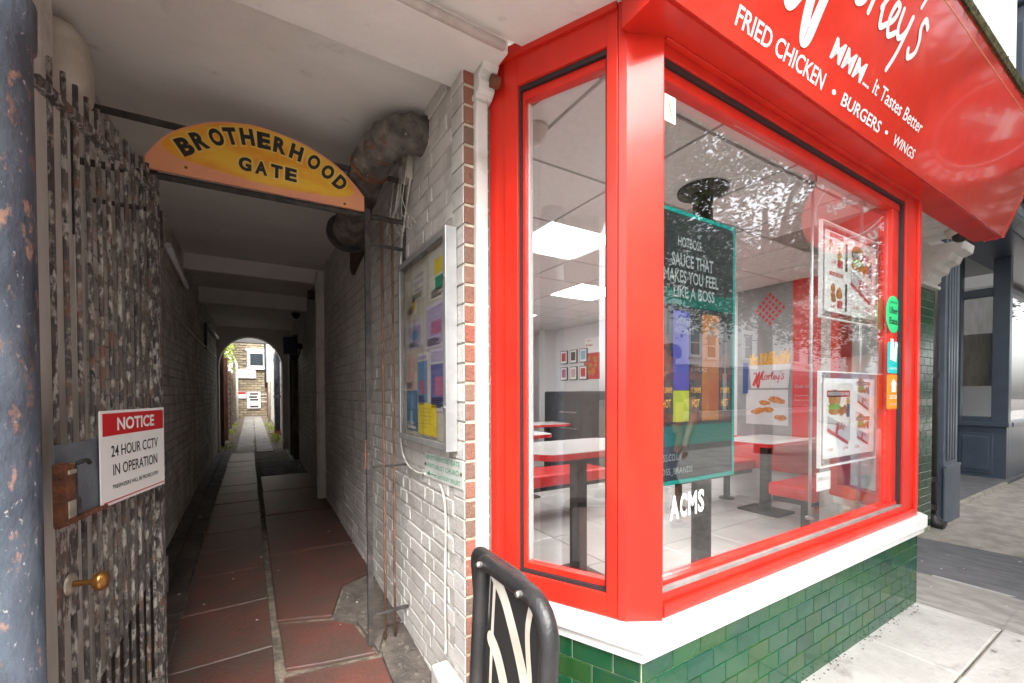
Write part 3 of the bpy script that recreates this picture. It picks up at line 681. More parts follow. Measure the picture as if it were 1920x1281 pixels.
MB().box(.60, .70, 7.48, 7.56, 2.02, 2.10).build('bracket', M['irond'], fl); MB().tube(smoothline([(.52, 7.52, 1.93), (.55, 7.5, 1.86), (.62, 7.5, 1.87), (.68, 7.5, 2.1)], 5), .009, 8).build('lead', M['blackm'], fl, smooth=True)
tag(MB().box(.60, .70, 5.75, 5.87, 2.48, 2.575).build('junction_box', M['irond'], bev=.006), 'small black junction box under the ceiling beside the white post', 'box')
cm = thing('dome_camera', 'small dark camera under the deeper ceiling beam', 'camera', (.58, 7.1, 2.45))
MB().lathe((.57, 7.06, 2.50), (0, 0, -1), [(0, .06), (.03, .06), (.05, .05), (.075, .03), (.085, .005)], 18).build('dome', M['blackm'], cm, smooth=True)
MB().tube(smoothline([(.60, 7.0, 2.44), (.64, 6.95, 2.35), (.66, 6.9, 2.2), (.67, 7.2, 2.05)], 5), .006, 6).build('lead', M['cable'], cm)

# ------------------------------------------------------------ notice board on the white brick wall
nb = thing('notice_board', 'aluminium framed notice board of faded posters on the white brick wall', 'notice board', (.67, 1.86, 1.08))
BF = fr((.640, 2.17, 1.085), (0, -1, 0), (0, 0, 1))      # u toward the camera; +w = -X
bw, bh = .625, .868
def bbox(u0, u1, v0, v1, w0, w1, name, m, bev=.0015, par=nb):
    mb = MB(); fbox(mb, BF, u0, u1, v0, v1, w0, w1); return mb.build(name, M[m], par, bev=bev)
bbox(0, bw, 0, bh, -.046, -.030, 'back_panel', 'cream')
bbox(0, .028, .028, bh-.028, -.030, 0, 'frame_side', 'alud'); bbox(bw-.028, bw, .028, bh-.028, -.030, 0, 'frame_side', 'alud')
bbox(0, bw, 0, .028, -.030, 0, 'frame_bottom', 'alud'); bbox(0, bw, bh-.028, bh, -.030, 0, 'frame_top', 'alud')
bbox(bw, bw+.006, -.002, bh+.002, -.046, .002, 'edge_strip', 'alu'); bbox(.028, bw-.028, .028, bh-.028, -.007, -.004, 'pane', 'perspex', 0)
for v in (.17, .68): MB().lathe(fp(BF, bw-.014, v, 0), BF[3], [(0, .008), (.006, .008), (.007, .003)], 12).build('lock', M['steel'], nb)
pc = {'wh': M['wprint']}
for k, c in dict(lil=(.40, .35, .52), lav=(.55, .52, .64), pbl=(.14, .26, .46), teal=(.08, .18, .27), pink=(.58, .38, .38), pap=(.66, .64, .59), nav=(.13, .14, .34), mag=(.42, .14, .26), sky=(.25, .45, .62), pnk2=(.6, .45, .42)).items(): M['p_'+k] = mat('paper_'+k, c, rough=.7)
def sheet(u0, u1, v0, v1, m, parts=(), lift=-.0285, tw=0):
    mb = MB(); fbox(mb, BF, u0, u1, v0, v1, lift-.001, lift+tw); o = mb.build('poster', M[m], nb)
    if v1-v0 > .12 and m != 'yprint':
        mb = MB(); w_, h_ = u1-u0, v1-v0
        for q in range(5): rect(mb, BF, u0+.12*w_, u0+rnd.uniform(.5, .88)*w_, v0+(.06+q*.035)*h_, v0+(.075+q*.035)*h_, lift+.0032+tw)
        mb.build('small_print', M['ink' if m != 'p_teal' else 'p_pap'], o)
    for k_, (a, b_, c, d, mm) in enumerate(parts):
        mb = MB(); w_, h_ = u1-u0, v1-v0; rect(mb, BF, u0+a*w_, u0+b_*w_, v0+c*h_, v0+d*h_, lift+.0008+.0005*k_+tw); mb.build('print', M[mm], o)
    return o
sheet(.06, .20, .60, .80, 'cream', [(.1, .5, .5, .9, 'p_pap'), (.6, .9, .1, .4, 'yprint')])
sheet(.14, .34, .66, .81, 'p_pap', [(.15, .85, .7, .78, 'p_lil'), (.15, .85, .5, .56, 'p_lil'), (.2, .8, .3, .35, 'p_lil')], -.0272)
sheet(.38, .58, .62, .83, 'p_pap', [(.3, .8, .5, .8, 'yprint'), (.35, .75, .2, .45, 'greenprint')])
sheet(.07, .28, .44, .57, 'p_lav', [(.1, .9, .2, .8, 'p_lil'), (.3, .7, .3, .65, 'p_pbl')])
sheet(.33, .58, .42, .61, 'p_lav', [(.05, .95, .08, .92, 'p_lil'), (.3, .75, .3, .6, 'p_mag')], -.0272)
sheet(.05, .18, .24, .42, 'p_pnk2', [(.1, .9, .6, .85, 'p_pink'), (.1, .9, .2, .5, 'p_pink')])
sheet(.22, .36, .16, .41, 'p_pap', [(.04, .96, .1, .85, 'p_pbl'), (.25, .75, .25, .5, 'p_mag'), (.1, .9, .88, .95, 'p_lil')], -.0262)
sheet(.385, .585, .15, .415, 'p_lav', [(.06, .95, .08, .75, 'p_nav'), (.3, .75, .25, .55, 'p_mag'), (.1, .85, .8, .95, 'p_lil')], -.0255)
sheet(.045, .21, .045, .24, 'p_teal', [(.1, .9, .55, .95, 'p_pbl'), (.35, .6, .2, .5, 'p_sky'), (.1, .9, .05, .12, 'p_pap')])
ysh = sheet(.24, .46, .04, .18, 'yprint', [], -.0240, .0)
lettering([(s, .265, .155-i*.0165, w_, .0055) for i, (s, w_) in enumerate([('OPEN CIRCLE', .10), ('every Sunday at six', .15), ('healing and light', .13), ('all are welcome here', .15), ('please ring the bell', .14), ('second door on left', .13), ('tea and cake', .09)][1:])], BF, M['ink'], ysh, -.0225, 'print')

sp = thing('church_direction_plate', 'pale plate with green lettering below the notice board', 'sign', (.685, 1.7, 1.0))
SF = fr((.6845, 1.912, .925), (0, -1, .035), (0, .0, 1))
mb = MB(); fbox(mb, SF, 0, .425, 0, .112, -.003, 0); mb.build('plate', M['paleplate'], sp, bev=.001)
lettering([('BROTHERHOOD GATE', .03, .084, .365, .020), ('SPIRITUALIST CHURCH', .02, .048, .385, .020), ('2nd DOOR ON LEFT', .165, .012, .235, .018)], SF, M['greenprint'], sp, .0008)
mb = MB(); fbox(mb, SF, .06, .15, .019, .0225, .0003, .0009); mb.poly([fp(SF, .035, .021, .001), fp(SF, .066, .010, .001), fp(SF, .066, .032, .001)]); mb.build('arrow', M['greenprint'], sp)
for u, v in ((.012, .06), (.41, .06)): MB().lathe(fp(SF, u, v, 0), SF[3], [(0, .008), (.003, .006), (.004, .001)], 10).build('screw', M['rust'], sp)
cb = tag(MB().tube(smoothline([(.676, 2.06, 2.37), (.678, 2.14, 2.25), (.678, 2.19, 2.15), (.676, 2.235, 1.98), (.676, 2.26, 1.6), (.676, 2.27, 1.2), (.676, 2.24, 1.02), (.676, 2.13, .945), (.676, 1.98, .932), (.682, 1.90, .94)], 6)
     , .005, 8).tube(smoothline([(.676, 1.70, .925), (.676, 1.66, .88), (.676, 1.643, .80), (.677, 1.65, .62), (.676, 1.655, .44), (.677, 1.652, .30), (.675, 1.648, .23)], 6), .005, 8).build('cable', M['cable'], smooth=True, origin=(.676, 1.65, .25)), 'thin white cable looping down the white brick wall past the notice board', 'cable')
jb = tag(MB().box(.655, .688, 2.06, 2.14, 2.36, 2.48).build('cable_box', M['cream'], bev=.004), 'grimy little cable box on the brick wall behind the duct', 'box')
cw = MB()
for k in range(7):
    a, b_ = rnd.uniform(2.05, 2.3), rnd.uniform(2.0, 2.35)
    cw.tube(smoothline([(.66, a, 2.46), (.655+rnd.uniform(-.03, .01), a+.05, 2.36-.03*k), (.66+rnd.uniform(-.03, .0), b_, 2.26-.02*k), (.675, b_-.03, 2.12)], 5), .0022, 5)
tag(cw.build('loose_wires', M['cable']), 'tangle of thin loose wires hanging beside the duct', 'wires')

# ------------------------------------------------------------ A board
M['cardwhite'] = mat('white_board_face', (.7, .7, .68), rough=.5)
ab = thing('pavement_sign', 'black steel pavement sign frame standing before the red window', 'sign', (.55, .8, 0))
def aleaf(xt, xb, nm, sh=0, se=0):
    zt = .845-sh*.2; y0, y1 = .742+sh, 1.062+se; rr = .085
    def q(y, z): return (xt+(xb-xt)*(zt-z)/zt, y, z)
    pts = [q(y0, .0), q(y0, .4), q(y0, zt-rr)]+[q(y0+rr-rr*math.cos(a), zt-rr+rr*math.sin(a)) for a in [math.pi/2*k/6 for k in range(1, 7)]]
    pts += [q(y1-rr*.4+rr*.4*math.sin(a), zt-rr*.4+rr*.4*math.cos(a)) for a in [math.pi/2*k/6 for k in range(0, 7)]]+[q(y1, .4), q(y1, 0)]
    mb = MB(); mb.tube(pts, .0225, 12); mb.build('frame', M['black'], ab, smooth=True)
    F = fr(q(y0+.03, .06), V(0, 1, 0), V(xt-xb, 0, zt)); L_ = .77
    pn = MB(); fbox(pn, F, 0, .235-sh+se, 0, L_-sh*.2, -.003, .003); po = pn.build('panel', M['blackm' if sh == 0 else 'cardwhite'], ab, bev=.002)
    return F, po
F1, po1 = aleaf(.548, .50, 'a'); F2, po2 = aleaf(.60, .66, 'b', .15, .14)
for F, po, sg in ((F1, po1, -1), (F2, po2, 1)):
    G = fr(fp(F, .235, 0, 0) if sg < 0 else F[0], -F[1] if sg < 0 else F[1], F[2]); 
    G = (G[0], G[1], G[2], G[3])
    G_ = (G[0]+G[3]*.0035, G[1], G[2], G[3])
    mb = MB()
    k = 0
    for pts, w_ in (([(.0, .77), (.10, .72), (.2, .60), (.27, .50)], .04), ([(0, .60), (.08, .56), (.18, .42), (.26, .28)], .045), ([(.03, .78), (.03, .5), (.05, .2)], .014), ([(.24, .78), (.22, .7), (.24, .6)], .02)):
        k += 1; stroke(mb, G_, [(max(.02, min(.215, a*.85)), b_) for a, b_ in pts], w_, .0004*k)
    if sg < 0: mb.build('stripe', M['cream'], po)
    lettering([('ELEMENTS', .01, .25, .20, .062, dict(bold=.03)), ('MARTIAL', .01, .17, .20, .055, dict(bold=.02)), ('ARTS', .01, .09, .14, .055, dict(bold=.02))] if sg > 0 else [('ELEMENTS', .03, .30, .21, .045, dict(bold=.03)), ('MARTIAL ARTS', .03, .24, .21, .038)], G_, M['ink' if sg > 0 else 'wprint'], po, .003)
for y in (.83, 1.03):
    for x in (.526, .566): MB().lathe((x, y, .846), ((-1 if x < .57 else 1), 0, .2), [(0, .008), (.010, .008), (.014, .005), (.015, .001)], 12).build('bolt', M['steel'], ab)
MB().box(.553, .575, .82, 1.02, .79, .80).build('hinge_bar', M['black'], ab)

# ------------------------------------------------------------ the chicken shop
A0 = V(.794, 1.480, 0); CD = V(.4617, -.887, 0).normalized()
CF = fr(A0, CD, UZ)              # canted bay light: u toward the street corner; +w faces the camera side
MFr = fr((0, .96, 0), (1, 0, 0), UZ)   # main window plane, u = x, +w = -Y
shop = thing('takeaway_shop', 'red framed fried chicken takeaway with canted bay window and green tiled base', 'shop', (2.3, .96, 0))
wfm = MB()
def cbox(u0, u1, v0, v1, w0, w1, name, m='red', bev=.002, par=shop):
    mb = MB(); fbox(mb, CF, u0, u1, v0, v1, w0, w1); return mb.build(name, M[m], par, bev=bev)
def mbox(u0, u1, v0, v1, w0, w1, name, m='red', bev=.002, par=shop):
    mb = MB(); fbox(mb, MFr, u0, u1, v0, v1, w0, w1); return mb.build(name, M[m], par, bev=bev)
# canted light
wf = cbox(.0, .075, .557, 2.58, -.10, -.012, 'window_frame')
cbox(.075, .132, .557, 2.575, -.10, .0, 'stile', par=wf); cbox(.474, .510, .557, 2.575, -.10, .0, 'stile', par=wf)
cbox(.132, .474, 2.452, 2.575, -.10, -.0005, 'head', par=wf); cbox(.132, .474, .557, .632, -.10, -.0005, 'bottom_rail', par=wf)
cbox(.0, .51, 2.555, 2.60, -.001, .012, 'top_trim', par=wf)
for a in ((.132, .140, .632, 2.452), (.467, .474, .632, 2.452)): cbox(*a, -.035, -.012, 'gasket', 'gasket', 0, wf)
cbox(.14, .467, 2.436, 2.452, -.035, -.012, 'gasket', 'gasket', 0, wf); cbox(.14, .467, .632, .645, -.035, -.012, 'gasket', 'gasket', 0, wf)
for a in ((.140, .151, .645, 2.436), (.460, .467, .645, 2.436), (.151, .460, 2.405, 2.436), (.151, .460, .645, .668)): cbox(*a, -.06, -.025, 'bead', 'red', .0015, wf)
cbox(.1515, .156, .668, 2.405, -.075, -.05, 'inner_edge', 'white', 0, wf)
gp = cbox(.1512, .4598, .6682, 2.4048, -.050, -.044, 'glass_pane', 'glass', 0)
# corner post
cp = MB(); z0, z1 = .553, 2.585
a = CF[0]+CF[1]*.512; nrm = CF[3]
pts = [a-nrm*.10, a+nrm*.001, V(1.047, 1.004, 0), V(1.155, .944, 0), V(1.168, .957, 0), V(1.168, 1.05, 0)]
cp.prism([(p.x, p.y, z0) for p in pts][::-1], (0, 0, z1-z0)); cp.build('corner_post', M['red'], shop, bev=.003)
# main light
mf = mbox(1.1685, 3.49, .557, .60, -.10, .012, 'window_frame')
mbox(1.1685, 3.49, .60, .632, -.10, -.002, 'bottom_rail', par=mf)
mbox(3.292, 3.49, .632, 2.55, -.10, .0, 'stile', par=mf); mbox(3.45, 3.492, .60, 2.55, -.0, .014, 'edge_trim', par=mf)
mbox(1.1685, 3.292, 2.425, 2.462, -.10, -.002, 'head', par=mf); mbox(1.1685, 3.45, 2.462, 2.50, -.10, .018, 'head_moulding', par=mf)
mbox(1.1685, 3.50, 2.50, 2.525, -.10, .006, 'head_fillet', par=mf); mbox(1.10, 3.52, 2.525, 2.575, -.10, .040, 'shutter_box', bev=.008, par=mf)
mbox(1.1685, 3.292, .632, .646, -.035, -.006, 'gasket', 'alud', 0, mf); mbox(1.1685, 3.292, 2.408, 2.4255, -.035, -.010, 'gasket', 'gasket', 0, mf)
mbox(3.262, 3.2925, .646, 2.408, -.035, -.010, 'gasket', 'gasket', 0, mf)
mbox(1.1685, 3.262, 2.37, 2.408, -.07, -.022, 'bead', par=mf); mbox(1.1685, 3.262, .646, .662, -.07, -.02, 'bead', par=mf); mbox(3.17, 3.262, .662, 2.37, -.09, -.026, 'bead', par=mf)
mbox(1.1688, 3.1695, .6622, 2.3698, -.052, -.046, 'glass_pane', 'glass', 0)
# hidden far canted side
mb = MB(); FF = fr((3.49, .965, 0), (.4617, .887, 0), UZ); fbox(mb, FF, 0, .07, .557, 2.58, -.10, 0); fbox(mb, FF, .46, .53, .557, 2.58, -.10, 0)
fbox(mb, FF, .07, .46, .557, .64, -.1, 0); fbox(mb, FF, .07, .46, 2.43, 2.58, -.1, 0); mb.build('side_frame', M['red'], shop)
mb = MB(); fbox(mb, FF, .07, .46, .64, 2.43, -.05, -.044); mb.build('glass_pane', M['glass'], shop)
# sill
sp_ = [(.742, 1.60), (1.052, .925), (3.545, .915), (3.60, .96), (3.80, 1.40), (3.75, 1.50), (3.55, 1.1), (1.20, 1.0), (.86, 1.60)]
mb = MB(); mb.prism([(x, y, .478) for x, y in sp_][::-1], (0, 0, .075)); mb.build('sill', M['sill'], shop, bev=.006)
mb = MB(); mb.prism([(x, y, .440) for x, y in [(.765, 1.60), (1.062, .945), (3.56, .935), (3.78, 1.40), (3.6, 1.3), (1.2, 1.1), (.9, 1.6)]][::-1], (0, 0, .037)); mb.build('sill_underside', M['sill'], shop)
# tiled stall riser
sr = MB(); srp = [(.782, 1.60), (1.076, .963), (3.535, .963), (3.74, 1.40), (3.6, 1.4), (3.4, 1.08), (1.15, 1.08), (.9, 1.60)]
sr.prism([(x, y, -.05) for x, y in srp][::-1], (0, 0, .50)); sro = sr.build('stall_riser', M['grout'], shop)
def tilemesh(w, h, k):
    r = random.Random(k); mb = MB(); c = .003; a, b = w/2, h/2; j = lambda: r.uniform(-.0006, .0006)
    q = [(-a+c, -b+c, .0005+j()), (a-c, -b+c, .0005+j()), (a-c, b-c, .0005+j()), (-a+c, b-c, .0005+j())]; d = [(-a, -b, -.0015), (a, -b, -.0015), (a, b, -.0015), (-a, b, -.0015)]; e = [(x, y, -.006) for x, y, z in d]
    mb.v = [V(x, -z, y) for x, y, z in q+d+e]          # local: x along, z up, outward -Y
    mb.f = [[0, 1, 2, 3]]+[[4+i, 4+(i+1) % 4, (i+1) % 4, i] for i in range(4)]+[[8+i, 8+(i+1) % 4, 4+(i+1) % 4, 4+i] for i in range(4)]; mb.m = [0]*9
    return mb.mesh('tile', M['tile'])
_tm = {}
def tilewall(parent, o, d, L, z0, z1, tw=.152, th=.0755, gap=.003):
    o = V(*o); d = V(*d).normalized(); rz = math.atan2(d.y, d.x); out = V(d.y, -d.x, 0); z = z1; row = 0
    while z-th > z0:
        u = -(tw/2 if row % 2 else 0)
        while u < L-.012:
            a, b = max(u, 0), min(u+tw-gap, L)
            if b-a > .012:
                key = (round(b-a, 3), rnd.randrange(4))
                if key not in _tm: _tm[key] = tilemesh(b-a, th-gap, hash(key) % 999)
                p = o+d*((a+b)/2)+out*.004; p.z = z-th/2
                t = link('tile', _tm[key], parent, p); t.rotation_euler = (rnd.uniform(-.0025, .0025), 0, rz+rnd.uniform(-.0025, .0025))
            u += tw
        z -= th; row += 1
d_ = (V(1.076, .963, 0)-V(.782, 1.60, 0)); tilewall(sro, (.782, 1.60, 0), d_, d_.length-.002, -.03, .438)
tilewall(sro, (1.078, .963, 0), (1, 0, 0), 3.535-1.078, -.03, .438)
tilewall(sro, (3.537, .966, 0), (.425, .905, 0), .45, -.03, .438)
# pilaster and corbel left of the bay
pl = MB().box(.734, .786, 1.462, 1.60, .56, 2.42).build('pilaster', M['wplaster'], shop, bev=.008)
MB().box(.728, .793, 1.452, 1.60, 2.42, 2.44).build('capital', M['wplaster'], pl, bev=.004)
mb = MB()
prof = [(0, .0), (.03, .01), (.05, .03), (.055, .055), (.045, .08), (.075, .085), (.085, .105), (.08, .13), (0, .13)]
mb.prism([(.735, 1.49-a, 2.42+b_) for a, b_ in prof], (.068, 0, 0)); mb.build('corbel', M['wplaster'], shop, bev=.006)
MB().lathe((.775, 1.42, 2.475), (1, 0, 0), [(0, .022), (.03, .022)], 16).build('scroll', M['rust'], shop)
# soffit of the bay, right pier, corbel, building mass
MB().box(1.12, 4.92, .862, 1.62, 2.576, 2.66).box(4.9, 5.75, 1.3, 1.62, 2.576, 2.66).build('soffit', M['wplaster'], shop)
MB().box(.95, 5.6, 1.62, 1.70, 2.52, 9).box(.95, 5.6, .93, 1.62, 3.2, 9).build('upper_wall', M['stucco'], shop)
MB().box(3.82, 5.45, 1.50, 1.62, -.05, 2.5).build('pier_wall', M['wplaster'], shop)
rp = MB().box(5.05, 5.515, 1.404, 1.60, -.05, 2.52).build('tiled_pier', M['grout'], shop)
tilewall(rp, (5.055, 1.404, 0), (1, 0, 0), .455, -.03, 2.46)
tilewall(rp, (5.05, 1.60, 0), (0, -1, 0), .19, -.03, 2.46)
mb = MB(); prof = [(0, 0), (.04, .0), (.07, .03), (.07, .07), (.12, .09), (.13, .14), (.19, .16), (.21, .21), (.27, .23), (.28, .30), (0, .30)]
mb.prism([(5.10, 1.40-a, 2.29+b_) for a, b_ in prof], (.33, 0, 0)); mb.build('corbel', M['wplaster'], shop, bev=.008)
MB().box(5.06, 5.50, 1.35, 1.46, 2.26, 2.29).build('corbel_base', M['wplaster'], shop, bev=.006)

# fascia sign
fs = thing('fascia_sign', 'sloping glossy red fascia sign with white script lettering over the bay window', 'sign', (2.9, .8, 2.47))
tz = R(19.5); FS = fr((0, .85, 2.472), (1, 0, 0), (0, -math.sin(tz), math.cos(tz)))
mb = MB(); HS = .665
prof = [(0, 0), (.25, .004), (.5, .0), (HS, .0)]
fbox(mb, FS, 1.02, 4.80, .0, HS, -.012, .0); mb.build('panel', M['redsign'], fs, bev=.002)
mb = MB(); mb.prism([(1.02, .863, 2.470), (1.02, 1.0, 2.470), (1.02, 1.0, 3.2), (1.02, .63, 3.11)], (3.78, 0, 0)); mb.build('box_body', M['red'], fs)
mb = MB(); mb.prism([(4.801, .85, 2.466), (4.801, .95, 2.466), (4.801, .95, 3.15), (4.801, .625, 3.10)], (.05, 0, 0)); mb.build('end_cap', M['redsign'], fs, bev=.004)
mb = MB(); fbox(mb, FS, 1.02, 4.85, HS-.004, HS+.010, -.05, .006); mb.build('top_trim', M['grime'], fs)
mb = MB(); fbox(mb, FS, 1.02, 4.80, HS-.062, HS-.058, .0, .0015); mb.build('trim_line', M['pink'], fs)
mb = MB()
for k in range(420):
    x = rnd.uniform(1.3, 4.8); l = rnd.uniform(.006, .022) if rnd.random() < .86 else rnd.uniform(.02, .045); w_ = rnd.uniform(.003, .011)
    mb.poly([fp(FS, x-w_, HS, .0009), fp(FS, x-w_*.2, HS-l, .0009), fp(FS, x+w_*.2, HS-l, .0009), fp(FS, x+w_, HS, .0009)])
mb.build('grime_streaks', M['grime'], fs)
mb = MB(); fbox(mb, FS, 1.3, 4.8, HS-.008, HS+.022, -.04, .010)
for k in range(400):
    x = rnd.uniform(1.3, 4.8); h_ = rnd.uniform(.008, .03); mb.poly([fp(FS, x-.008, HS+.015, rnd.uniform(-.02, .008)), fp(FS, x+.008, HS+.015, rnd.uniform(-.02, .008)), fp(FS, x+rnd.uniform(-.006, .006), HS+.015+h_, 0)])
tag(mb.build('moss', M['grime'], fs), kind='stuff')
lettering([('FRIED CHICKEN', 1.36, .042, .59, .056, dict(bold=.012)), ('BURGERS', 2.115, .042, .385, .046, dict(bold=.012)), ('WINGS', 2.66, .042, .27, .043, dict(bold=.012)),
           ('MMM', 1.93, .147, .275, .070, dict(bold=.02, shear=.12)), ('...', 2.222, .150, .06, .010, dict(bold=.04)), ('It Tastes Better', 2.32, .150, .58, .052, dict(bold=.008))], FS, M['wprint'], fs, .0015)
mb = MB(); disc(mb, FS, 2.04, .064, .016, .009, .0015); disc(mb, FS, 2.57, .066, .016, .008, .0015); mb.build('bullet_dot', M['wprint'], fs)
mb = MB(); wordmark(mb, FS, 1.715, .345, .222, .0018, sy=.152); mb.build('script_lettering', M['wprint'], fs)

# soffit camera
cc = thing('dome_camera', 'white round security camera under the soffit beside the fascia end', 'camera', (4.66, 1.1, 2.5))
MB().lathe((4.72, 1.06, 2.576), (0, 0, -1), [(0, .085), (.025, .085), (.05, .07), (.055, .06)], 24).build('base', M['cream'], cc, smooth=True)
MB().lathe((4.70, 1.05, 2.53), (-.3, -.25, -1), [(0, .05), (.03, .048), (.05, .035), (.06, .01)], 20).build('lens_ball', M['blackm'], cc, smooth=True)

# round projecting sign (hangs over the pavement, mirrored in window and fascia)
ps = thing('round_projecting_sign', 'round red projecting sign with white ring and lettering beside the fascia', 'sign', (5.1, .1, 3.2))
MB().lathe((5.12, .10, 3.17), (1, 0, 0), [(0, .45), (.07, .45)], 56).build('disc', M['red'], ps)
MB().box(5.14, 5.17, .5, 1.4, 3.4, 3.43).box(5.14, 5.17, .5, 1.4, 2.95, 2.98).build('bracket', M['irond'], ps)
for sx, ex in ((5.118, (0, -1, 0)), (5.192, (0, 1, 0))):
    PF = fr((sx, .10, 3.17), ex, UZ); mb = MB()
    for i in range(48):
        a0, a1 = 2*math.pi*i/48, 2*math.pi*(i+1)/48
        mb.poly([fp(PF, math.cos(a)*r_, math.sin(a)*r_, .001) for a, r_ in ((a0, .315), (a1, .315), (a1, .323), (a0, .323))])
    for word, base, sgn in (('CHICKEN', math.pi/2, -1), ('BURGERS', -math.pi/2, 1)):
        n = len(word)
        for i, ch in enumerate(word):
            a = base+sgn*(i-(n-1)/2)*.235; an = a-math.pi/2 if sgn < 0 else a+math.pi/2; cx, cy = math.cos(a)*.395, math.sin(a)*.395; w_, h_ = .058, .082
            ca, sa = math.cos(an), math.sin(an); text_into(mb, ch, PF, cx-(w_/2*ca-h_/2*sa), cy-(w_/2*sa+h_/2*ca), w_, h_, .001, bold=.03, rot=an)
    wordmark(mb, PF, -.13, .0, .088, .0015, sy=.075)
    mb.build('lettering', M['wprint'], ps)

# ---- inside the shop
def KX(y, z): return (4.95, .861*y, 1.31+.861*(z-1.31))
sf = tag(MB().prism([(1.15, 1.05, .02), (3.45, 1.05, .02), (3.66, 1.55, .02), (4.95, 1.55, .02), (4.95, 7.6, .02), (.95, 7.6, .02), (.95, 1.45, .02)], (0, 0, .074)).build('shop_floor', M['fjoint'], origin=(3, 3, .02)), kind='structure')
slabs('floor_tile', .95, 4.95, 1.08, 7.5, .60, .60, .10, .02, M['ftile'], sf, gap=.008, off=0, jz=.0003, skip=lambda x, y: (y < 1.5 and (x > 3.5 or x < 1.3)))
ct = tag(MB().prism([(1.17, 1.05, 2.512), (3.45, 1.05, 2.512), (3.66, 1.55, 2.512), (4.95, 1.55, 2.512), (4.95, 7.6, 2.512), (.95, 7.6, 2.512), (.95, 1.46, 2.512)], (0, 0, .058)).build('shop_ceiling', M['tbar'], origin=(3, 3, 2.51)), kind='structure')
CX, CY = [.50+.65*i for i in range(8)], [1.22-.6+.6*i for i in range(13)]
lamps = {(1.8, 2.42), (1.8, 3.62), (3.1, 3.62), (3.1, 5.42), (3.1, 2.42), (1.8, 5.42), (4.4, 3.62)}
for i, x in enumerate(CX):
    for j, y in enumerate(CY):
        x0, x1, y0, y1 = max(x, .96)+.01, min(x+.65, 4.94)-.01, max(y, 1.03)+.01, min(y+.6, 7.59)-.01
        if y < 1.5 and j <= 1: x0, x1 = max(x0, 1.20 if y1 < 1.3 else .97), min(x1, 3.45)
        if x1-x0 < .05 or y1-y0 < .05: continue
        tp = [(x0, y0), (x1, y0), (x1, y1), (x0, y1)]
        if i == 0 or x0 < 1.2 and y0 < 1.5: tp = [(max(px_, .97, 1.13-(py_-1.03)*.52+.02), py_) for px_, py_ in tp]
        if any(abs(x-a)+abs(y-b) < .05 for a, b in lamps):
            l = thing('light_panel', 'square lit light panel flush in the shop ceiling', 'light', (x0, y0, 2.5), 'light panels in the shop ceiling')
            MB().box(x0+.01, x1-.01, y0+.01, y1-.01, 2.500, 2.508).build('diffuser', M['lamp'], l); l['lab'] = 0; continue
        MB().prism([(a_, b_, 2.499+.0004*(i % 3)) for a_, b_ in tp], (0, 0, .010)).build('ceiling_tile', M['ctile'], ct)
names = ['large lit ceiling panel nearest the canted pane, seen whole through it', 'lit ceiling panel cut by the left edge of the canted pane, behind the nearest one', 'lit ceiling panel seen at the right of the canted pane, second from the front',
         'lit ceiling panel deep in the shop at the left of the canted pane', 'lit ceiling panel behind the dark sauce poster', 'deepest lit ceiling panel on the left side of the shop', 'lit ceiling panel close to the shop party wall']
pos = [(1.8, 2.42), (1.8, 3.62), (3.1, 3.62), (3.1, 5.42), (3.1, 2.42), (1.8, 5.42), (4.4, 3.62)]
for o in [o for o in bpy.data.objects if 'lab' in o.keys()]:
    del o['lab']
    for n_, p in zip(names, pos):
        if abs(o.location.x-.01-p[0])+abs(o.location.y-.01-p[1]) < .1: o['label'] = n_
wl3 = tag(MB().box(.945, .952, 1.62, 7.6, .02, 2.57).box(.95, 4.95, 7.6, 7.7, .02, 2.57).box(4.95, 5.04, 1.5, 7.7, .02, 2.57).build('shop_wall', M['ipaint'], origin=(4.95, 4, .1)), kind='structure', label='white inner walls of the shop')
MB().box(4.70, 4.95, 6.55, 6.75, .10, 2.51).box(4.55, 4.95, 7.35, 7.6, .10, 2.51).build('wall_pier', M['ipaint'], wl3)
sd_ = thing('smoke_detector', 'round cream smoke detector on the shop ceiling', 'detector', (1.09, 1.6, 2.45))
MB().lathe((1.10, 1.60, 2.50), (0, 0, -1), [(0, .055), (.015, .055), (.02, .048), (.055, .040), (.075, .025), (.077, .005)], 24).build('body', M['cream'], sd_, smooth=True)
col_ = thing('steel_column', 'dark round column with an oval plate at the shop ceiling', 'column', (2.25, 1.58, .1))
MB().tube([(2.27, 1.58, .10), (2.27, 1.58, 2.49)], .055, 24).build('shaft', M['irond'], col_, smooth=True)
MB().lathe((2.27, 1.58, 2.498), (0, 0, -1), [(0, .14), (.02, .14), (.024, .1)], 28).build('top_plate', M['irond'], col_)
MB().lathe((2.27, 1.58, .101), (0, 0, 1), [(0, .11), (.012, .11), (.014, .08)], 28).build('foot_plate', M['irond'], col_)

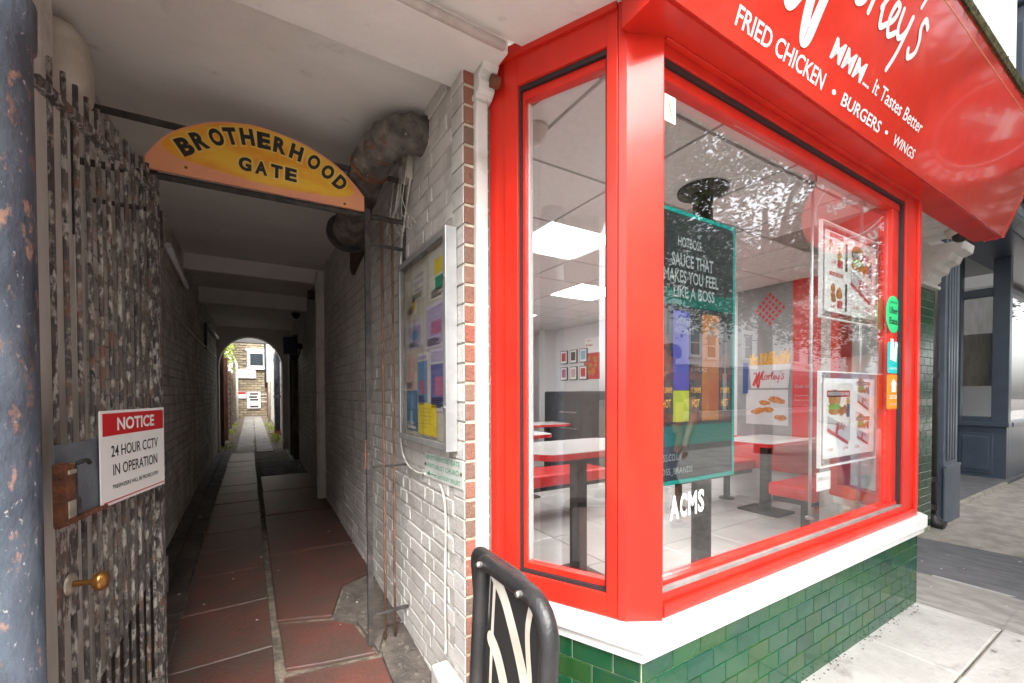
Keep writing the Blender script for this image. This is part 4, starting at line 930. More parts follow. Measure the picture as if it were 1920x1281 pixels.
def rrect(x0, x1, y0, y1, r, n=7):
    P = []
    for cx, cy, a0 in ((x1-r, y1-r, 0), (x0+r, y1-r, 90), (x0+r, y0+r, 180), (x1-r, y0+r, 270)):
        for k in range(n+1):
            a = R(a0+90*k/n); P.append((cx+r*math.cos(a), cy+r*math.sin(a)))
    return P
def table(x0, x1, y0, y1, label, r=.14, z=.84):
    t = thing('cafe_table', label, 'table', ((x0+x1)/2, (y0+y1)/2, .1), 'red edged tables in the shop')
    MB().prism([(x, y, z-.038) for x, y in rrect(x0, x1, y0, y1, r)], (0, 0, .034)).build('edge', M['redlam'], t)
    MB().prism([(x, y, z-.0039) for x, y in rrect(x0+.004, x1-.004, y0+.004, y1-.004, r)], (0, 0, .0045)).build('top', M['tabletop'], t)
    xs = ((x0+x1)/2,) if x1-x0 < 1.0 else (x0+.32, x1-.32)
    for x in xs:
        l = MB().box(x-.04, x+.04, (y0+y1)/2-.04, (y0+y1)/2+.04, .12, z-.06).build('leg', M['blackm'], t, bev=.004)
        MB().box(x-.14, x+.14, (y0+y1)/2-.2, (y0+y1)/2+.2, z-.06, z-.0385).build('bracket', M['blackm'], l)
        MB().box(x-.16, x+.16, (y0+y1)/2-.2, (y0+y1)/2+.2, .1005, .12).build('foot', M['blackm'], l)
    return t
def bench(x0, x1, y0, y1, label, z=.55):
    t = thing('cafe_bench', label, 'bench', ((x0+x1)/2, (y0+y1)/2, .1), 'red benches in the shop')
    MB().box(x0, x1, y0, y1, z-.11, z).build('seat', M['redlam'], t, bev=.02)
    MB().box(x0+.02, x1-.02, y0+.03, y1-.03, z-.15, z-.112).build('rail', M['blackm'], t)
    for x in (x0+.25, x1-.25):
        MB().box(x-.025, x+.025, (y0+y1)/2-.025, (y0+y1)/2+.025, .112, z-.15).build('leg', M['blackm'], t)
        MB().lathe((x, (y0+y1)/2, .1005), (0, 0, 1), [(0, .08), (.012, .08)], 18).build('foot', M['blackm'], t)
table(1.32, 2.28, 1.86, 2.42, 'white table with red edge and dark square leg nearest the canted pane', z=.975)
bench(1.35, 3.10, 3.20, 3.62, 'long red bench behind the nearest table in the canted pane')
table(1.7, 3.0, 3.95, 4.55, 'white red edged table in the second row, at the left of the pane')
bench(1.6, 3.0, 4.62, 4.95, 'red bench behind the second row table')
table(2.6, 4.3, 5.2, 5.75, 'white red edged table furthest back, by the framed pictures')
table(4.02, 4.92, 2.10, 2.66, 'white red edged table by the party wall under the fries poster', r=.05)
bench(3.55, 4.90, 2.72, 3.10, 'red bench behind the table at the party wall')
bench(3.75, 4.90, 1.62, 1.98, 'red bench nearest the window at the party wall')
bb = thing('wall_panel', 'low red panel along the party wall behind the window table', 'panel', (4.9, 2, .1))
MB().box(4.90, 4.945, 1.6, 3.1, .45, .80).build('panel', M['redlam'], bb, bev=.004)
# wall pictures
WF = fr((4.948, 0, 0), (0, -1, 0), UZ)      # on the party wall, +w = -X, u = -y
def wrect(mb, y0, y1, z0, z1, lift): rect(mb, WF, -y0, -y1, z0, z1, lift)
k = 0
for zr in (0, 1):
    for c in range(3):
        y = 6.36-c*.27; z = 1.845-zr*.30
        t = thing('framed_picture', '%s black framed picture of the %s row on the far shop wall' % (['left', 'middle', 'right'][c], ['upper', 'lower'][zr]), 'picture', (4.94, y, z), 'framed pictures on the shop wall')
        MB().box(4.925, 4.948, y-.19, y, z, z+.24).build('frame', M['blackm'], t)
        mb = MB(); wrect(mb, y-.01, y-.18, z+.012, z+.228, .0245); mb.build('mount', M['wprint'], t)
        mb = MB(); wrect(mb, y-.035, y-.155, z+.05, z+.20, .0255); mb.build('print', M[['rprint', 'irond', 'p_sky', 'p_mag', 'p_pink', 'rprint'][k]], t); k += 1
def blob(mb, F, u, v, ru, rv, lift, n=12, j=.18):
    b = len(mb.v)
    for i in range(n):
        a = 2*math.pi*i/n; q = 1+rnd.uniform(-j, j); mb.v.append(fp(F, u+math.cos(a)*ru*q, v+math.sin(a)*rv*q, lift))
    mb.f.append(list(range(b, b+n))); mb.m.append(mb.cur)
M['food'] = mat('fried_golden_print', (.62, .25, .04), (.35, .10, .02), .5, 40); M['food2'] = mat('golden_chip_print', (.75, .43, .06), (.6, .28, .03), .5, 60)
M['bun'] = mat('bun_print', (.60, .28, .07), (.45, .18, .04), .5, 30); M['lettuce'] = mat('lettuce_print', (.2, .4, .05), rough=.5); M['navy'] = mat('navy_print', (.02, .05, .2), rough=.4)
M['greyprint'] = mat('grey_wall_print', (.30, .30, .31), (.25, .25, .26), .5, 4); M['cardgrey'] = mat('pale_grey_print', (.55, .55, .56), rough=.5)
pm = thing('menu_poster', 'red food poster under white menu sheet on the far shop wall', 'poster', (4.94, 5.6, 1.6))
mb = MB(); fbox(mb, WF, -5.70, -5.33, 2.0, 2.25, 0, .004); o = mb.build('menu_sheet', M['wprint'], pm)
lettering([("Morley's", -5.68, 2.10, .17, .05, dict(shear=.3, bold=.03)), ('MENU', -5.64, 2.19, .1, .03)], WF, M['rprint'], o, .006)
mb = MB(); fbox(mb, WF, -5.72, -5.33, 1.55, 1.99, 0, .006); o = mb.build('food_sheet', M['rprint'], pm)
mb = MB(); [blob(mb, WF, -5.72+rnd.uniform(.05, .34), 1.58+rnd.uniform(.02, .33), .05, .045, .0065+i*.0004) for i in range(12)]; mb.build('print', M['food'], o)
# kiosk and screen
ks = thing('order_kiosk', 'tall white ordering kiosk by the far shop wall', 'kiosk', (4.6, 6.9, .1))
MB().box(4.42, 4.62, 6.80, 6.92, .10, 1.75).build('body', M['white'], ks, bev=.02); MB().box(4.47, 4.57, 6.79, 6.80, 1.42, 1.68).build('screen', M['screen'], ks); MB().box(4.49, 4.55, 6.79, 6.80, 1.2, 1.3).build('card_reader', M['blackm'], ks)
fg = thing('drinks_fridge', 'dark drinks fridge against the back of the shop', 'fridge', (3.9, 7.2, .1))
MB().box(3.55, 4.25, 7.1, 7.55, .10, 1.95).build('cabinet', M['screen'], fg, bev=.01); MB().box(3.6, 4.2, 7.085, 7.099, .5, 1.85).build('door', M['dglass'], fg)
ct2 = thing('service_counter', 'dark glossy counter cabinet below the framed pictures', 'counter', (4.5, 5.4, .1))
MB().box(4.25, 4.93, 5.0, 5.95, .10, 1.34).build('body', M['screen'], ct2, bev=.03)
for z in (.75, 1.0): MB().box(4.235, 4.25, 5.1, 5.5, z, z+.02).build('handle', M['steel'], ct2)
# party wall graphics
gw = thing('wall_mural', 'grey wall mural with red chequered roundel and a printed box of fries', 'mural', (4.94, 2.6, 1.3))
mb = MB(); fbox(mb, WF, -2.97, -2.36, .65, 2.50, 0, .004); o = mb.build('panel', M['greyprint'], gw)
mb = MB()
for i in range(-4, 5):
    for j in range(-4, 5):
        if (i+j) % 2 == 0 and i*i+j*j < 18:
            cx, cy, s_ = -2.60+i*.035, 2.24+j*.040, .023
            mb.poly([fp(WF, cx+a*s_, cy+b_*s_*1.12, .0048) for a, b_ in ((1, 0), (0, 1), (-1, 0), (0, -1))])
mb.build('roundel', M['rprint'], gw)
mb = MB(); 
for i in range(22):
    u = -2.80+i*.0195; a = rnd.uniform(-.25, .25); h_ = rnd.uniform(.13, .20); c, s_ = math.cos(a), math.sin(a)
    mb.poly([fp(WF, u+q*c*.014-r_*s_, 1.58+r_*c+q*s_*.01, .005+i*.0002) for q, r_ in ((-1, 0), (1, 0), (1, h_), (-1, h_))])
mb.build('fries_print', M['food2'], gw)
mb = MB(); mb.poly([fp(WF, a, b_, .0105) for a, b_ in ((-2.80, 1.36), (-2.40, 1.36), (-2.375, 1.62), (-2.825, 1.62))]); bx = mb.build('fries_box', M['cardgrey'], gw)
mb = MB(); wordmark(mb, WF, -2.73, 1.455, .075, .012, sy=.062); mb.build('lettering', M['rprint'], bx)
mb = MB(); fbox(mb, WF, -2.90, -2.84, 1.30, 1.66, .004, .008); mb.build('drink_print', M['navy'], gw)
mb = MB(); fbox(mb, WF, -2.86, -2.40, .95, 1.34, .004, .007); fo = mb.build('burger_sheet', M['cardgrey'], gw)
mb = MB(); [blob(mb, WF, -2.82+rnd.uniform(.05, .36), 1.0+rnd.uniform(.02, .28), .06, .03, .0075+i*.0003) for i in range(9)]; mb.build('print', M['food'], fo)
rb = thing('red_wall_panel', 'tall red panel on the party wall right of the grey mural', 'panel', (4.9, 2.2, .5))
mb = MB(); fbox(mb, WF, -2.355, -2.12, .45, 2.505, 0, .02); o = mb.build('panel', M['redlam'], rb)
MB().box(4.80, 4.93, 2.02, 2.08, .1, 2.2).build('red_post', M['redlam'], rb)
lettering([('Chalk talk', -2.33, 1.36, .15, .035), ('fried fresh', -2.33, 1.27, .17, .02), ('here in store', -2.33, 1.22, .18, .02), ('every day', -2.33, 1.17, .13, .02)], WF, M['p_pnk2'], o, .022)

# ---- dark sauce poster just behind the main glass
bn = thing('sauce_poster', 'tall dark sauce poster with teal border behind the left of the main window', 'poster', (1.5, 1.06, .97))
BN = fr((0, 1.058, 0), (1, 0, 0), UZ)
def bq(u0, u1, v0, v1, w0, w1, name, m, par=bn):
    mb = MB(); fbox(mb, BN, u0, u1, v0, v1, w0, w1); return mb.build(name, M[m], par)
bq(1.19, 1.738, .965, 1.997, -.003, 0, 'sheet', 'screen')
bq(1.19, 1.738, 1.982, 1.997, .0, .0015, 'border', 'teal'); bq(1.19, 1.738, .965, .980, .0, .0015, 'border', 'teal'); bq(1.724, 1.738, .980, 1.982, .0, .0015, 'border', 'teal')
M['grad'] = mat('purple_blue_print', (.05, .05, .22), rough=.4); M['orangep'] = mat('orange_panel_print', (.25, .12, .035), (.20, .05, .025), .4, 3); M['tealb'] = mat('teal_band_print', (.0, .07, .055), rough=.4)
M['ylw'] = mat('lime_yellow_print', (.26, .30, .04), rough=.4)
for (a, b_, c, d, m_) in ((1.20, 1.30, 1.20, 1.62, 'dkwood'), (1.345, 1.44, 1.32, 1.62, 'grad'), (1.345, 1.44, 1.20, 1.318, 'ylw'), (1.52, 1.63, 1.20, 1.62, 'orangep'), (1.20, 1.72, 1.11, 1.185, 'tealb'), (1.20, 1.72, 1.64, 1.70, 'tealb')):
    bq(a, b_, c, d, .0003, .0012, 'colour_band', m_)
def bottle(u, m_):
    mb = MB()
    pts = [(-.036, 1.20), (.036, 1.20), (.038, 1.38), (.030, 1.44), (.014, 1.47), (.013, 1.52), (-.013, 1.52), (-.014, 1.47), (-.030, 1.44), (-.038, 1.38)]
    mb.poly([fp(BN, u+a, b_, .0016) for a, b_ in pts]); o = mb.build('bottle_print', M[m_], bn)
    mb = MB(); rect(mb, BN, u-.037, u+.037, 1.23, 1.36, .002); mb.build('label_print', M['irond'], o)
    lettering([('IT DRIPS', u-.03, 1.31, .06, .02), ('HOT', u-.022, 1.255, .045, .03)], BN, M['food2'], o, .0024, 'print')
M['bottlep'] = mat('brown_bottle_print', (.10, .045, .03), (.05, .03, .035), .4, 20); M['gprint'] = mat('pale_grey_letters', (.22, .25, .25), rough=.4)
bottle(1.31, 'bottlep'); bottle(1.48, 'bottlep'); bottle(1.67, 'bottlep')
lettering([('HOTBOSS', 1.37, 1.86, .14, .038, dict(bold=.02)), ('SAUCE THAT', 1.335, 1.795-.01, .25, .05, dict(bold=.02)), ('MAKES YOU FEEL', 1.29, 1.73-.005, .33, .048, dict(bold=.02)), ('LIKE A BOSS', 1.345, 1.68-.012, .25, .045, dict(bold=.02)),
           ('SMOKEY', 1.36, 1.57, .085, .026), ('HOT SAUCE', 1.355, 1.535, .11, .026), ('ORIGINAL', 1.56, 1.57, .085, .026), ('HOT SAUCE', 1.555, 1.535, .10, .026),
           ('HOTBOSS.CO.UK', 1.20, 1.055, .20, .026), ('HOTBOSS_BRANDS', 1.20, 1.0, .26, .028)], BN, M['gprint'], bn, .003)

# ---- letters and stickers on the glass
GF2 = fr((0, 1.0055, 0), (1, 0, 0), UZ)
def sticker(name, label, cat, items, base=None):
    o = thing(name, label, cat, (items[0][0], 1.005, items[0][1]))
    return o
ac = thing('vinyl_letters', 'white ACMS vinyl letters on the lower left of the main pane', 'lettering', (1.36, 1.005, .86))
lettering([('A', 1.266, .855, .050, .086, dict(bold=.035)), ('C', 1.322, .857, .038, .086, dict(bold=.035)), ('M', 1.368, .859, .050, .086, dict(bold=.03)), ('S', 1.425, .861, .036, .086, dict(bold=.035))], GF2, M['wprint'], ac, .0006)
GF3 = fr((0, .9855, 0), (1, 0, 0), UZ)
def stk(u0, u1, v0, v1, m, nm, label, rr=.015):
    o = thing(nm, label, 'sticker', (u0, .985, v0)); mb = MB()
    mb.prism([fp(GF3, x, y, 0) for x, y in rrect(u0, u1, v0, v1, rr, 4)], GF3[3]*.0012); mb.build('sheet', M[m], o); return o
M['green'] = mat('bright_green_sticker', (.03, .62, .22), rough=.4); M['aqua'] = mat('aqua_sticker', (.0, .50, .47), rough=.4); M['oranges'] = mat('orange_sticker', (.80, .25, .012), rough=.4)
o = thing('round_sticker', 'round green delivery sticker at the right edge of the main window', 'sticker', (3.19, .985, 1.76)); mb = MB()
mb.prism([fp(GF3, 3.195+math.cos(a)*.105, 1.762+math.sin(a)*.108, 0) for a in [2*math.pi*i/40 for i in range(40)]], GF3[3]*.0012); mb.build('sheet', M['green'], o)
lettering([('Uber', 3.135, 1.765, .12, .038, dict(bold=.02)), ('Eats', 3.135, 1.705, .12, .038, dict(bold=.02)), ('order on', 3.15, 1.825, .09, .014)], GF3, M['ink'], o, .002)
o = stk(3.12, 3.275, 1.42, 1.60, 'aqua', 'square_sticker', 'aqua square sticker with a white shape between the green and orange ones')
mb = MB(); mb.poly([fp(GF3, a, b_, .002) for a, b_ in ((3.15, 1.50), (3.24, 1.485), (3.265, 1.60), (3.225, 1.61), (3.215, 1.545), (3.20, 1.62), (3.155, 1.62))]); mb.build('emblem', M['wprint'], o)
lettering([('deliveroo', 3.15, 1.44, .10, .02)], GF3, M['wprint'], o)
o = stk(3.115, 3.308, 1.212, 1.412, 'oranges', 'orange_sticker', 'orange delivery sticker lowest of the three at the right window edge')
mb = MB(); mb.poly([fp(GF3, a, b_, .002) for a, b_ in ((3.18, 1.31), (3.18, 1.355), (3.165, 1.355), (3.21, 1.392), (3.255, 1.355), (3.24, 1.355), (3.24, 1.31))]); mb.build('emblem', M['wprint'], o)
lettering([('JUST EAT', 3.155, 1.265, .12, .028, dict(bold=.02)), ('order online', 3.165, 1.235, .09, .012)], GF3, M['wprint'], o)
o = stk(1.205, 1.262, 2.235, 2.325, 'wprint', 'small_sticker', 'small white sticker with yellow mark at the top left of the main pane', .004)
mb = MB(); stroke(mb, GF3, [(1.225, 2.305), (1.235, 2.27), (1.245, 2.25)], .006, .002); mb.build('mark', M['ylw'], o)

# ---- acrylic poster holders on steel rods
rd = thing('rod_display', 'pair of slim steel rods carrying the clear poster holders', 'display', (2.75, 1.08, .66))
for x in (2.455, 3.04):
    r_ = MB().tube([(x, 1.085, .655), (x, 1.085, 2.405)], .0075, 12).build('rod', M['alu'], rd, smooth=True)
    MB().lathe((x, 1.085, .655), (0, 0, 1), [(0, .02), (.012, .02), (.016, .012)], 14).build('foot', M['steel'], r_); MB().box(x-.012, x+.012, 1.07, 1.10, 2.38, 2.42).build('clip', M['alu'], r_)
HF = fr((0, 1.058, 0), (1, 0, 0), UZ)
def meal(F, par, u, v, s, lift, box=True):
    mb = MB(); blob(mb, F, u+.30*s, v+.62*s, .26*s, .17*s, lift, 14, .05); blob(mb, F, u+.30*s, v+.38*s, .26*s, .08*s, lift+.0002, 14, .06); mb.build('bun_print', M['bun'], par)
    mb = MB(); blob(mb, F, u+.30*s, v+.46*s, .27*s, .06*s, lift+.0004, 14, .2); mb.build('lettuce_print', M['lettuce'], par)
    mb = MB(); [blob(mb, F, u+(.58+.13*i)*s, v+(.36+.05*(i % 2))*s, .09*s, .09*s, lift+.0006+i*.0001) for i in range(3)]; mb.build('chicken_print', M['food'], par)
    mb = MB(); rect(mb, F, u+.80*s, u+.93*s, v+.25*s, v+.5*s, lift+.0011); mb.build('cup_print', M['navy'], par)
    mb = MB(); [rect(mb, F, u+(.79+.03*i)*s, u+(.81+.03*i)*s, v+.48*s, v+(.62+.03*(i % 3))*s, lift+.001) for i in range(5)]; mb.build('chips_print', M['food2'], par)
    if box:
        mb = MB(); mb.poly([fp(F, u+a*s, v+b_*s, lift+.0014) for a, b_ in ((0, .30), (.86, .05), (.95, .28), (.95, -.2), (.86, -.30), (0, .0))]); o = mb.build('box_print', M['cardgrey'], par)
        mb = MB(); mb.poly([fp(F, u+a*s, v+b_*s, lift+.0017) for a, b_ in ((0, .0), (.86, -.30), (.86, -.23), (0, .07))]); mb.build('stripe', M['rprint'], o)
        mb = MB(); wordmark(mb, F, u+.38*s, v+.02*s, .085*s, lift+.002, sy=.09*s); mb.build('lettering', M['rprint'], o)
def pieces(F, par, u, v, s, lift, m='food', n=7):
    mb = MB(); [blob(mb, F, u+rnd.uniform(-.5, .5)*s, v+rnd.uniform(-.5, .5)*s, .26*s, .24*s, lift+i*.00015) for i in range(n)]; mb.build('food_print', M[m], par)
M['brightpaper'] = mat('bright_white_paper', (.90, .90, .89), rough=.5)
def holder(v0, v1, label, lay):
    t = thing('poster_holder', label, 'poster holder', (2.84, 1.06, v0), 'clear poster holders in the main window')
    mb = MB(); fbox(mb, HF, 2.49, 3.205, v0, v1, .004, .007); mb.build('front_sheet', M['acrylic'], t)
    mb = MB(); fbox(mb, HF, 2.49, 3.205, v0, v1, -.010, -.007); mb.build('back_sheet', M['acrylic'], t)
    for a, b_, c, d in ((2.486, 3.209, v1, v1+.006), (2.486, 3.209, v0-.006, v0), (2.483, 2.49, v0-.006, v1+.006), (3.205, 3.212, v0-.006, v1+.006)):
        mb = MB(); fbox(mb, HF, a, b_, c, d, -.010, .007); mb.build('edge', M['wprint'], t)
    for a in (2.51, 3.185):
        for c in (v0+.02, v1-.02): MB().lathe(fp(HF, a, c, .007), HF[3], [(0, .010), (.006, .010), (.007, .004)], 12).build('stud', M['alu'], t)
    mb = MB(); fbox(mb, HF, 2.535, 3.165, v0+.035, v1-.03, -.004, -.002); s_ = mb.build('sheet', M['brightpaper'], t)
    L_ = -.001; h = v1-v0
    if lay == 0:
        pieces(HF, s_, 2.60, v1-.10, .05, L_); pieces(HF, s_, 2.70, v1-.14, .06, L_, 'food2'); pieces(HF, s_, 2.66, v0+.14, .10, L_)
        mb = MB(); rect(mb, HF, 2.585, 2.74, v1-.06, v1-.04, L_); rect(mb, HF, 2.585, 2.74, v0+.225, v0+.245, L_); rect(mb, HF, 2.84, 3.10, v1-.125, v1-.095, L_); rect(mb, HF, 2.67, 2.73, v1-.21, v1-.17, L_+.002); rect(mb, HF, 2.67, 2.73, v0+.06, v0+.10, L_+.002)
        mb.build('heading_print', M['rprint'], s_)
        mb = MB(); rect(mb, HF, 2.765, 2.79, v1-.22, v1-.07, L_); rect(mb, HF, 2.765, 2.79, v0+.05, v0+.20, L_); mb.build('bottle_print', M['ink'], s_)
        lettering([('MEAL DEAL', 2.60, v1-.057, .12, .013), ('WING DEAL', 2.60, v0+.228, .12, .013), ("BURGER MEALS", 2.86, v1-.12, .22, .02, dict(bold=.02))], HF, M['wprint'], s_, L_+.0004)
        lettering([('4.99', 2.60, v1-.20, .05, .018), ('5.49', 2.60, v0+.055, .05, .018), ('6.50', 2.87, v0+.075, .07, .02), ('7.20', 3.02, v0+.075, .07, .02)], HF, M['rprint'], s_, L_+.0004)
        meal(HF, s_, 2.83, v0+.20, .29, L_)
    else:
        mb = MB(); rect(mb, HF, 2.57, 2.84, v1-.13, v1-.095, L_); rect(mb, HF, 2.92, 3.10, v1-.065, v1-.045, L_); rect(mb, HF, 2.92, 3.10, v0+.225, v0+.245, L_); mb.build('heading_print', M['rprint'], s_)
        lettering([("MORLEY'S BURGER MEAL", 2.58, v1-.122, .25, .02, dict(bold=.02)), ('BURGER MEAL', 2.93, v1-.063, .15, .013), ('CHICKEN MEAL', 2.93, v0+.228, .15, .013)], HF, M['wprint'], s_, L_+.0004)
        lettering([('3.99', 2.58, v0+.07, .06, .018), ('6.99', 2.76, v0+.07, .06, .018), ('5.99', 2.92, v0+.26, .05, .014), ('4.49', 2.91, v0+.07, .05, .014)], HF, M['rprint'], s_, L_+.0004)
        meal(HF, s_, 2.575, v0+.18, .28, L_); meal(HF, s_, 2.93, v0+.33, .17, L_); meal(HF, s_, 2.93, v0+.13, .17, L_)
holder(1.70, 2.185, 'upper clear poster holder with a food menu in the main window', 0)
holder(.925, 1.415, 'lower clear poster holder with a burger menu in the main window', 1)
o = thing('window_card', 'small white card hanging below the lower poster holder', 'card', (2.5, 1.07, .8))
mb = MB(); fbox(mb, HF, 2.47, 2.62, .80, .895, -.004, -.002); c_ = mb.build('card', M['wprint'], o); lettering([('OPEN 11-11', 2.48, .85, .12, .02)], HF, M['ink'], c_, -.0015)

# ------------------------------------------------------------ neighbour shop on the right
nbg = thing('blue_shopfront', 'dark blue grey panelled shopfront with recessed entrance right of the takeaway', 'shopfront', (8, 1.5, 0))
def nx(x0, x1, y0, y1, z0, z1, name, m='bluegrey', bev=.006, par=nbg): return MB().box(x0, x1, y0, y1, z0, z1).build(name, M[m], par, bev=bev)
pl_ = nx(5.86, 6.28, 1.40, 1.62, -.03, 3.1, 'pilaster', 'bluegreyl')
for k in range(4): nx(5.92+k*.08, 5.96+k*.08, 1.388, 1.40, .62, 2.9, 'flute', 'bluegrey', .004, pl_)
nx(5.83, 6.31, 1.38, 1.399, -.03, .55, 'plinth', 'bluegreyl', .006, pl_); nx(5.83, 6.31, 1.375, 1.40, .55, .58, 'moulding', 'bluegreyl', .004, pl_)
nx(5.84, 6.30, 1.37, 1.62, 3.1, 3.3, 'capital', 'bluegreyl', .01, pl_)
# panelled stall riser of the canted side, seen face on
nx(9.30, 9.40, 1.57, 2.9, -.03, .80, 'stall_riser'); 
pn = nx(9.285, 9.2995, 1.70, 2.06, .10, .70, 'raised_panel', 'bluegrey', .012)
nx(9.27, 9.2845, 1.74, 2.02, .15, .65, 'panel_field', 'bluegrey', .01, pn)
nx(9.24, 9.45, 1.54, 2.9, .80, .87, 'sill', 'bluegrey', .01)
nx(9.26, 9.40, 1.55, 1.72, .87, 3.25, 'corner_post'); nx(9.27, 9.40, 2.04, 2.14, .87, 3.6, 'mullion')
nx(9.28, 9.38, 1.72, 2.04, 2.72, 2.84, 'transom'); nx(9.28, 9.38, 1.72, 2.04, .87, .945, 'bottom_rail')
nx(9.32, 9.328, 1.72, 2.04, .945, 2.72, 'glass_pane', 'glass', 0); nx(9.32, 9.328, 1.72, 2.04, 2.84, 3.5, 'glass_pane', 'glass', 0)
nx(9.32, 9.328, 2.14, 2.9, .87, 3.5, 'glass_pane', 'glass', 0)
nx(9.40, 14, 1.57, 1.66, -.03, .80, 'stall_riser'); nx(9.45, 14, 1.53, 1.66, .80, .87, 'sill', 'bluegrey', .01)
nx(9.40, 14, 1.56, 1.64, 2.74, 2.82, 'transom'); nx(11.0, 11.1, 1.56, 1.66, .87, 3.25, 'mullion'); nx(9.40, 11.0, 1.60, 1.608, .87, 2.74, 'glass_pane', 'glass', 0); nx(9.40, 11.0, 1.60, 1.608, 2.82, 3.25, 'glass_pane', 'glass', 0)
nx(6.28, 14, 1.9, 3.1, 3.62, 3.7, 'porch_ceiling', 'bluegreyl'); nx(6.28, 9.3, 2.95, 3.0, -.03, 3.62, 'entrance_wall', 'bluegrey', 0)
nx(6.9, 7.8, 2.90, 2.95, .05, 2.5, 'door', 'bluegrey'); nx(7.0, 7.7, 2.885, 2.90, 1.0, 2.3, 'door_glass', 'dglass', 0)
nx(5.86, 14, 1.25, 1.9, 3.25, 3.60, 'fascia_base'); nx(5.80, 14, 1.10, 1.25, 3.15, 3.28, 'awning_box', 'bluegrey', .02)
nx(5.86, 14, 1.35, 1.60, 3.60, 4.55, 'fascia_board', 'bluegreyl'); nx(5.80, 6.13, 1.40, 1.60, 4.55, 4.72, 'cornice', 'bluegrey', .03)
nx(5.90, 14, 1.6, 9, 4.5, 5.25, 'upper_wall', 'bluegreyl', 0)
pb_ = nx(5.98, 14, .80, 1.35, 3.75, 4.80, 'projecting_bay', 'bluegreyl', .01)
nx(5.92, 14, .72, 1.36, 4.80, 4.90, 'bay_moulding', 'bluegrey', .02, pb_); nx(5.95, 14, .76, 1.36, 4.90, 5.02, 'bay_fascia', 'bluegreyl', .01, pb_); nx(5.86, 14, .66, 1.36, 5.02, 5.14, 'gutter', 'bluegrey', .035, pb_); nx(5.97, 5.979, .95, 1.25, 3.95, 4.65, 'side_panel', 'bluegrey', .01, pb_)
MB().tube([(5.88, 1.38, 5.05), (5.88, 1.37, 4.8), (5.88, 1.37, 3.7)], .035, 12).build('gutter_pipe', M['bluegrey'], nbg, smooth=True)
for x in (8.6, 11.2): nx(x, x+.30, 1.12, 1.35, 3.9, 4.55, 'bracket', 'bluegreyl', .02)
nx(6.28, 14, 1.54, 3.0, -.03, .045, 'threshold', 'asphalt', .01); nx(6.30, 9.0, 1.50, 1.54, -.03, .05, 'step_edge', 'roughcon', .005)
dkr = nx(9.45, 14, 1.7, 1.75, -.03, .0, 'inner_floor', 'dkwood', 0); nx(9.5, 9.6, 3.2, 6, -.0, 3.5, 'inner_wall', 'fence', 0); nx(13.9, 14, 1.7, 6, -.0, 3.5, 'inner_wall', 'ipaint', 0); nx(9.6, 14, 5.9, 6, 0, 3.5, 'inner_wall', 'fence', 0)
nx(9.5, 14, 1.7, 5.9, 3.5, 3.55, 'inner_ceiling', 'ipaint', 0)
nx(9.43, 9.50, 1.70, 2.1, 1.4, 2.9, 'blind', 'fence', 0)
nx(5.7, 22, 4.2, 9, 0, 9.0, 'unseen_sun_block', 'stucco', 0)  # unseen mass added to block sun through the gap between the buildings
# rain pipes in the gap
rp1 = thing('rain_pipe', 'black iron rain pipe in the gap between the green tiles and the blue shopfront', 'pipe', (5.63, 1.42, 0))
MB().tube([(5.63, 1.44, .10), (5.63, 1.44, 3.2)], .052, 20).build('shaft', M['black'], rp1, smooth=True)
for z in (.45, .18, 1.45): MB().lathe((5.63, 1.44, z), (0, 0, 1), [(0, .062), (.05, .062)], 20).build('collar', M['black'], rp1)
MB().tube([(5.63, 1.44, .12), (5.63, 1.40, .05), (5.63, 1.33, .03)], [.055, .055, .05], 18).build('shoe', M['black'], rp1, smooth=True)
rp2 = tag(MB().tube([(5.76, 1.46, 0), (5.76, 1.46, 3.2)], .03, 14).build('slim_pipe', M['bluegrey'], smooth=True, origin=(5.76, 1.46, 0)), 'slim blue grey pipe beside the black rain pipe', 'pipe')
MB().box(5.55, 5.86, 1.52, 1.62, -.05, 3.2).build('gap_wall', M['dirtfloor'], nbg)
# hanging basket bracket
hb = thing('hanging_basket', 'small hanging basket on a curved bracket before the blue shopfront', 'basket', (9.9, 1.2, 2.2))
MB().tube(smoothline([(10.0, 1.53, 2.9), (10.0, 1.35, 2.97), (10.0, 1.15, 2.9), (10.0, 1.1, 2.7)], 5), .012, 8).build('bracket', M['blackm'], hb, smooth=True)
MB().lathe((10.0, 1.10, 2.12), (0, 0, 1), [(0, .05), (.06, .16), (.16, .2), (.17, .05)], 16).build('bowl', M['bark'], hb)
mb = MB()
for k in range(260):
    p = V(10+rnd.gauss(0, .12), 1.1+rnd.gauss(0, .12), 2.34+rnd.gauss(0, .06)); a, b_ = V(rnd.uniform(-1, 1), rnd.uniform(-1, 1), rnd.uniform(-1, 1)).normalized()*.035, V(rnd.uniform(-1, 1), rnd.uniform(-1, 1), rnd.uniform(-1, 1)).normalized()*.03
    mb.poly([p, p+a, p+a+b_, p+b_])
mb.build('foliage', M['tcrown'], hb)

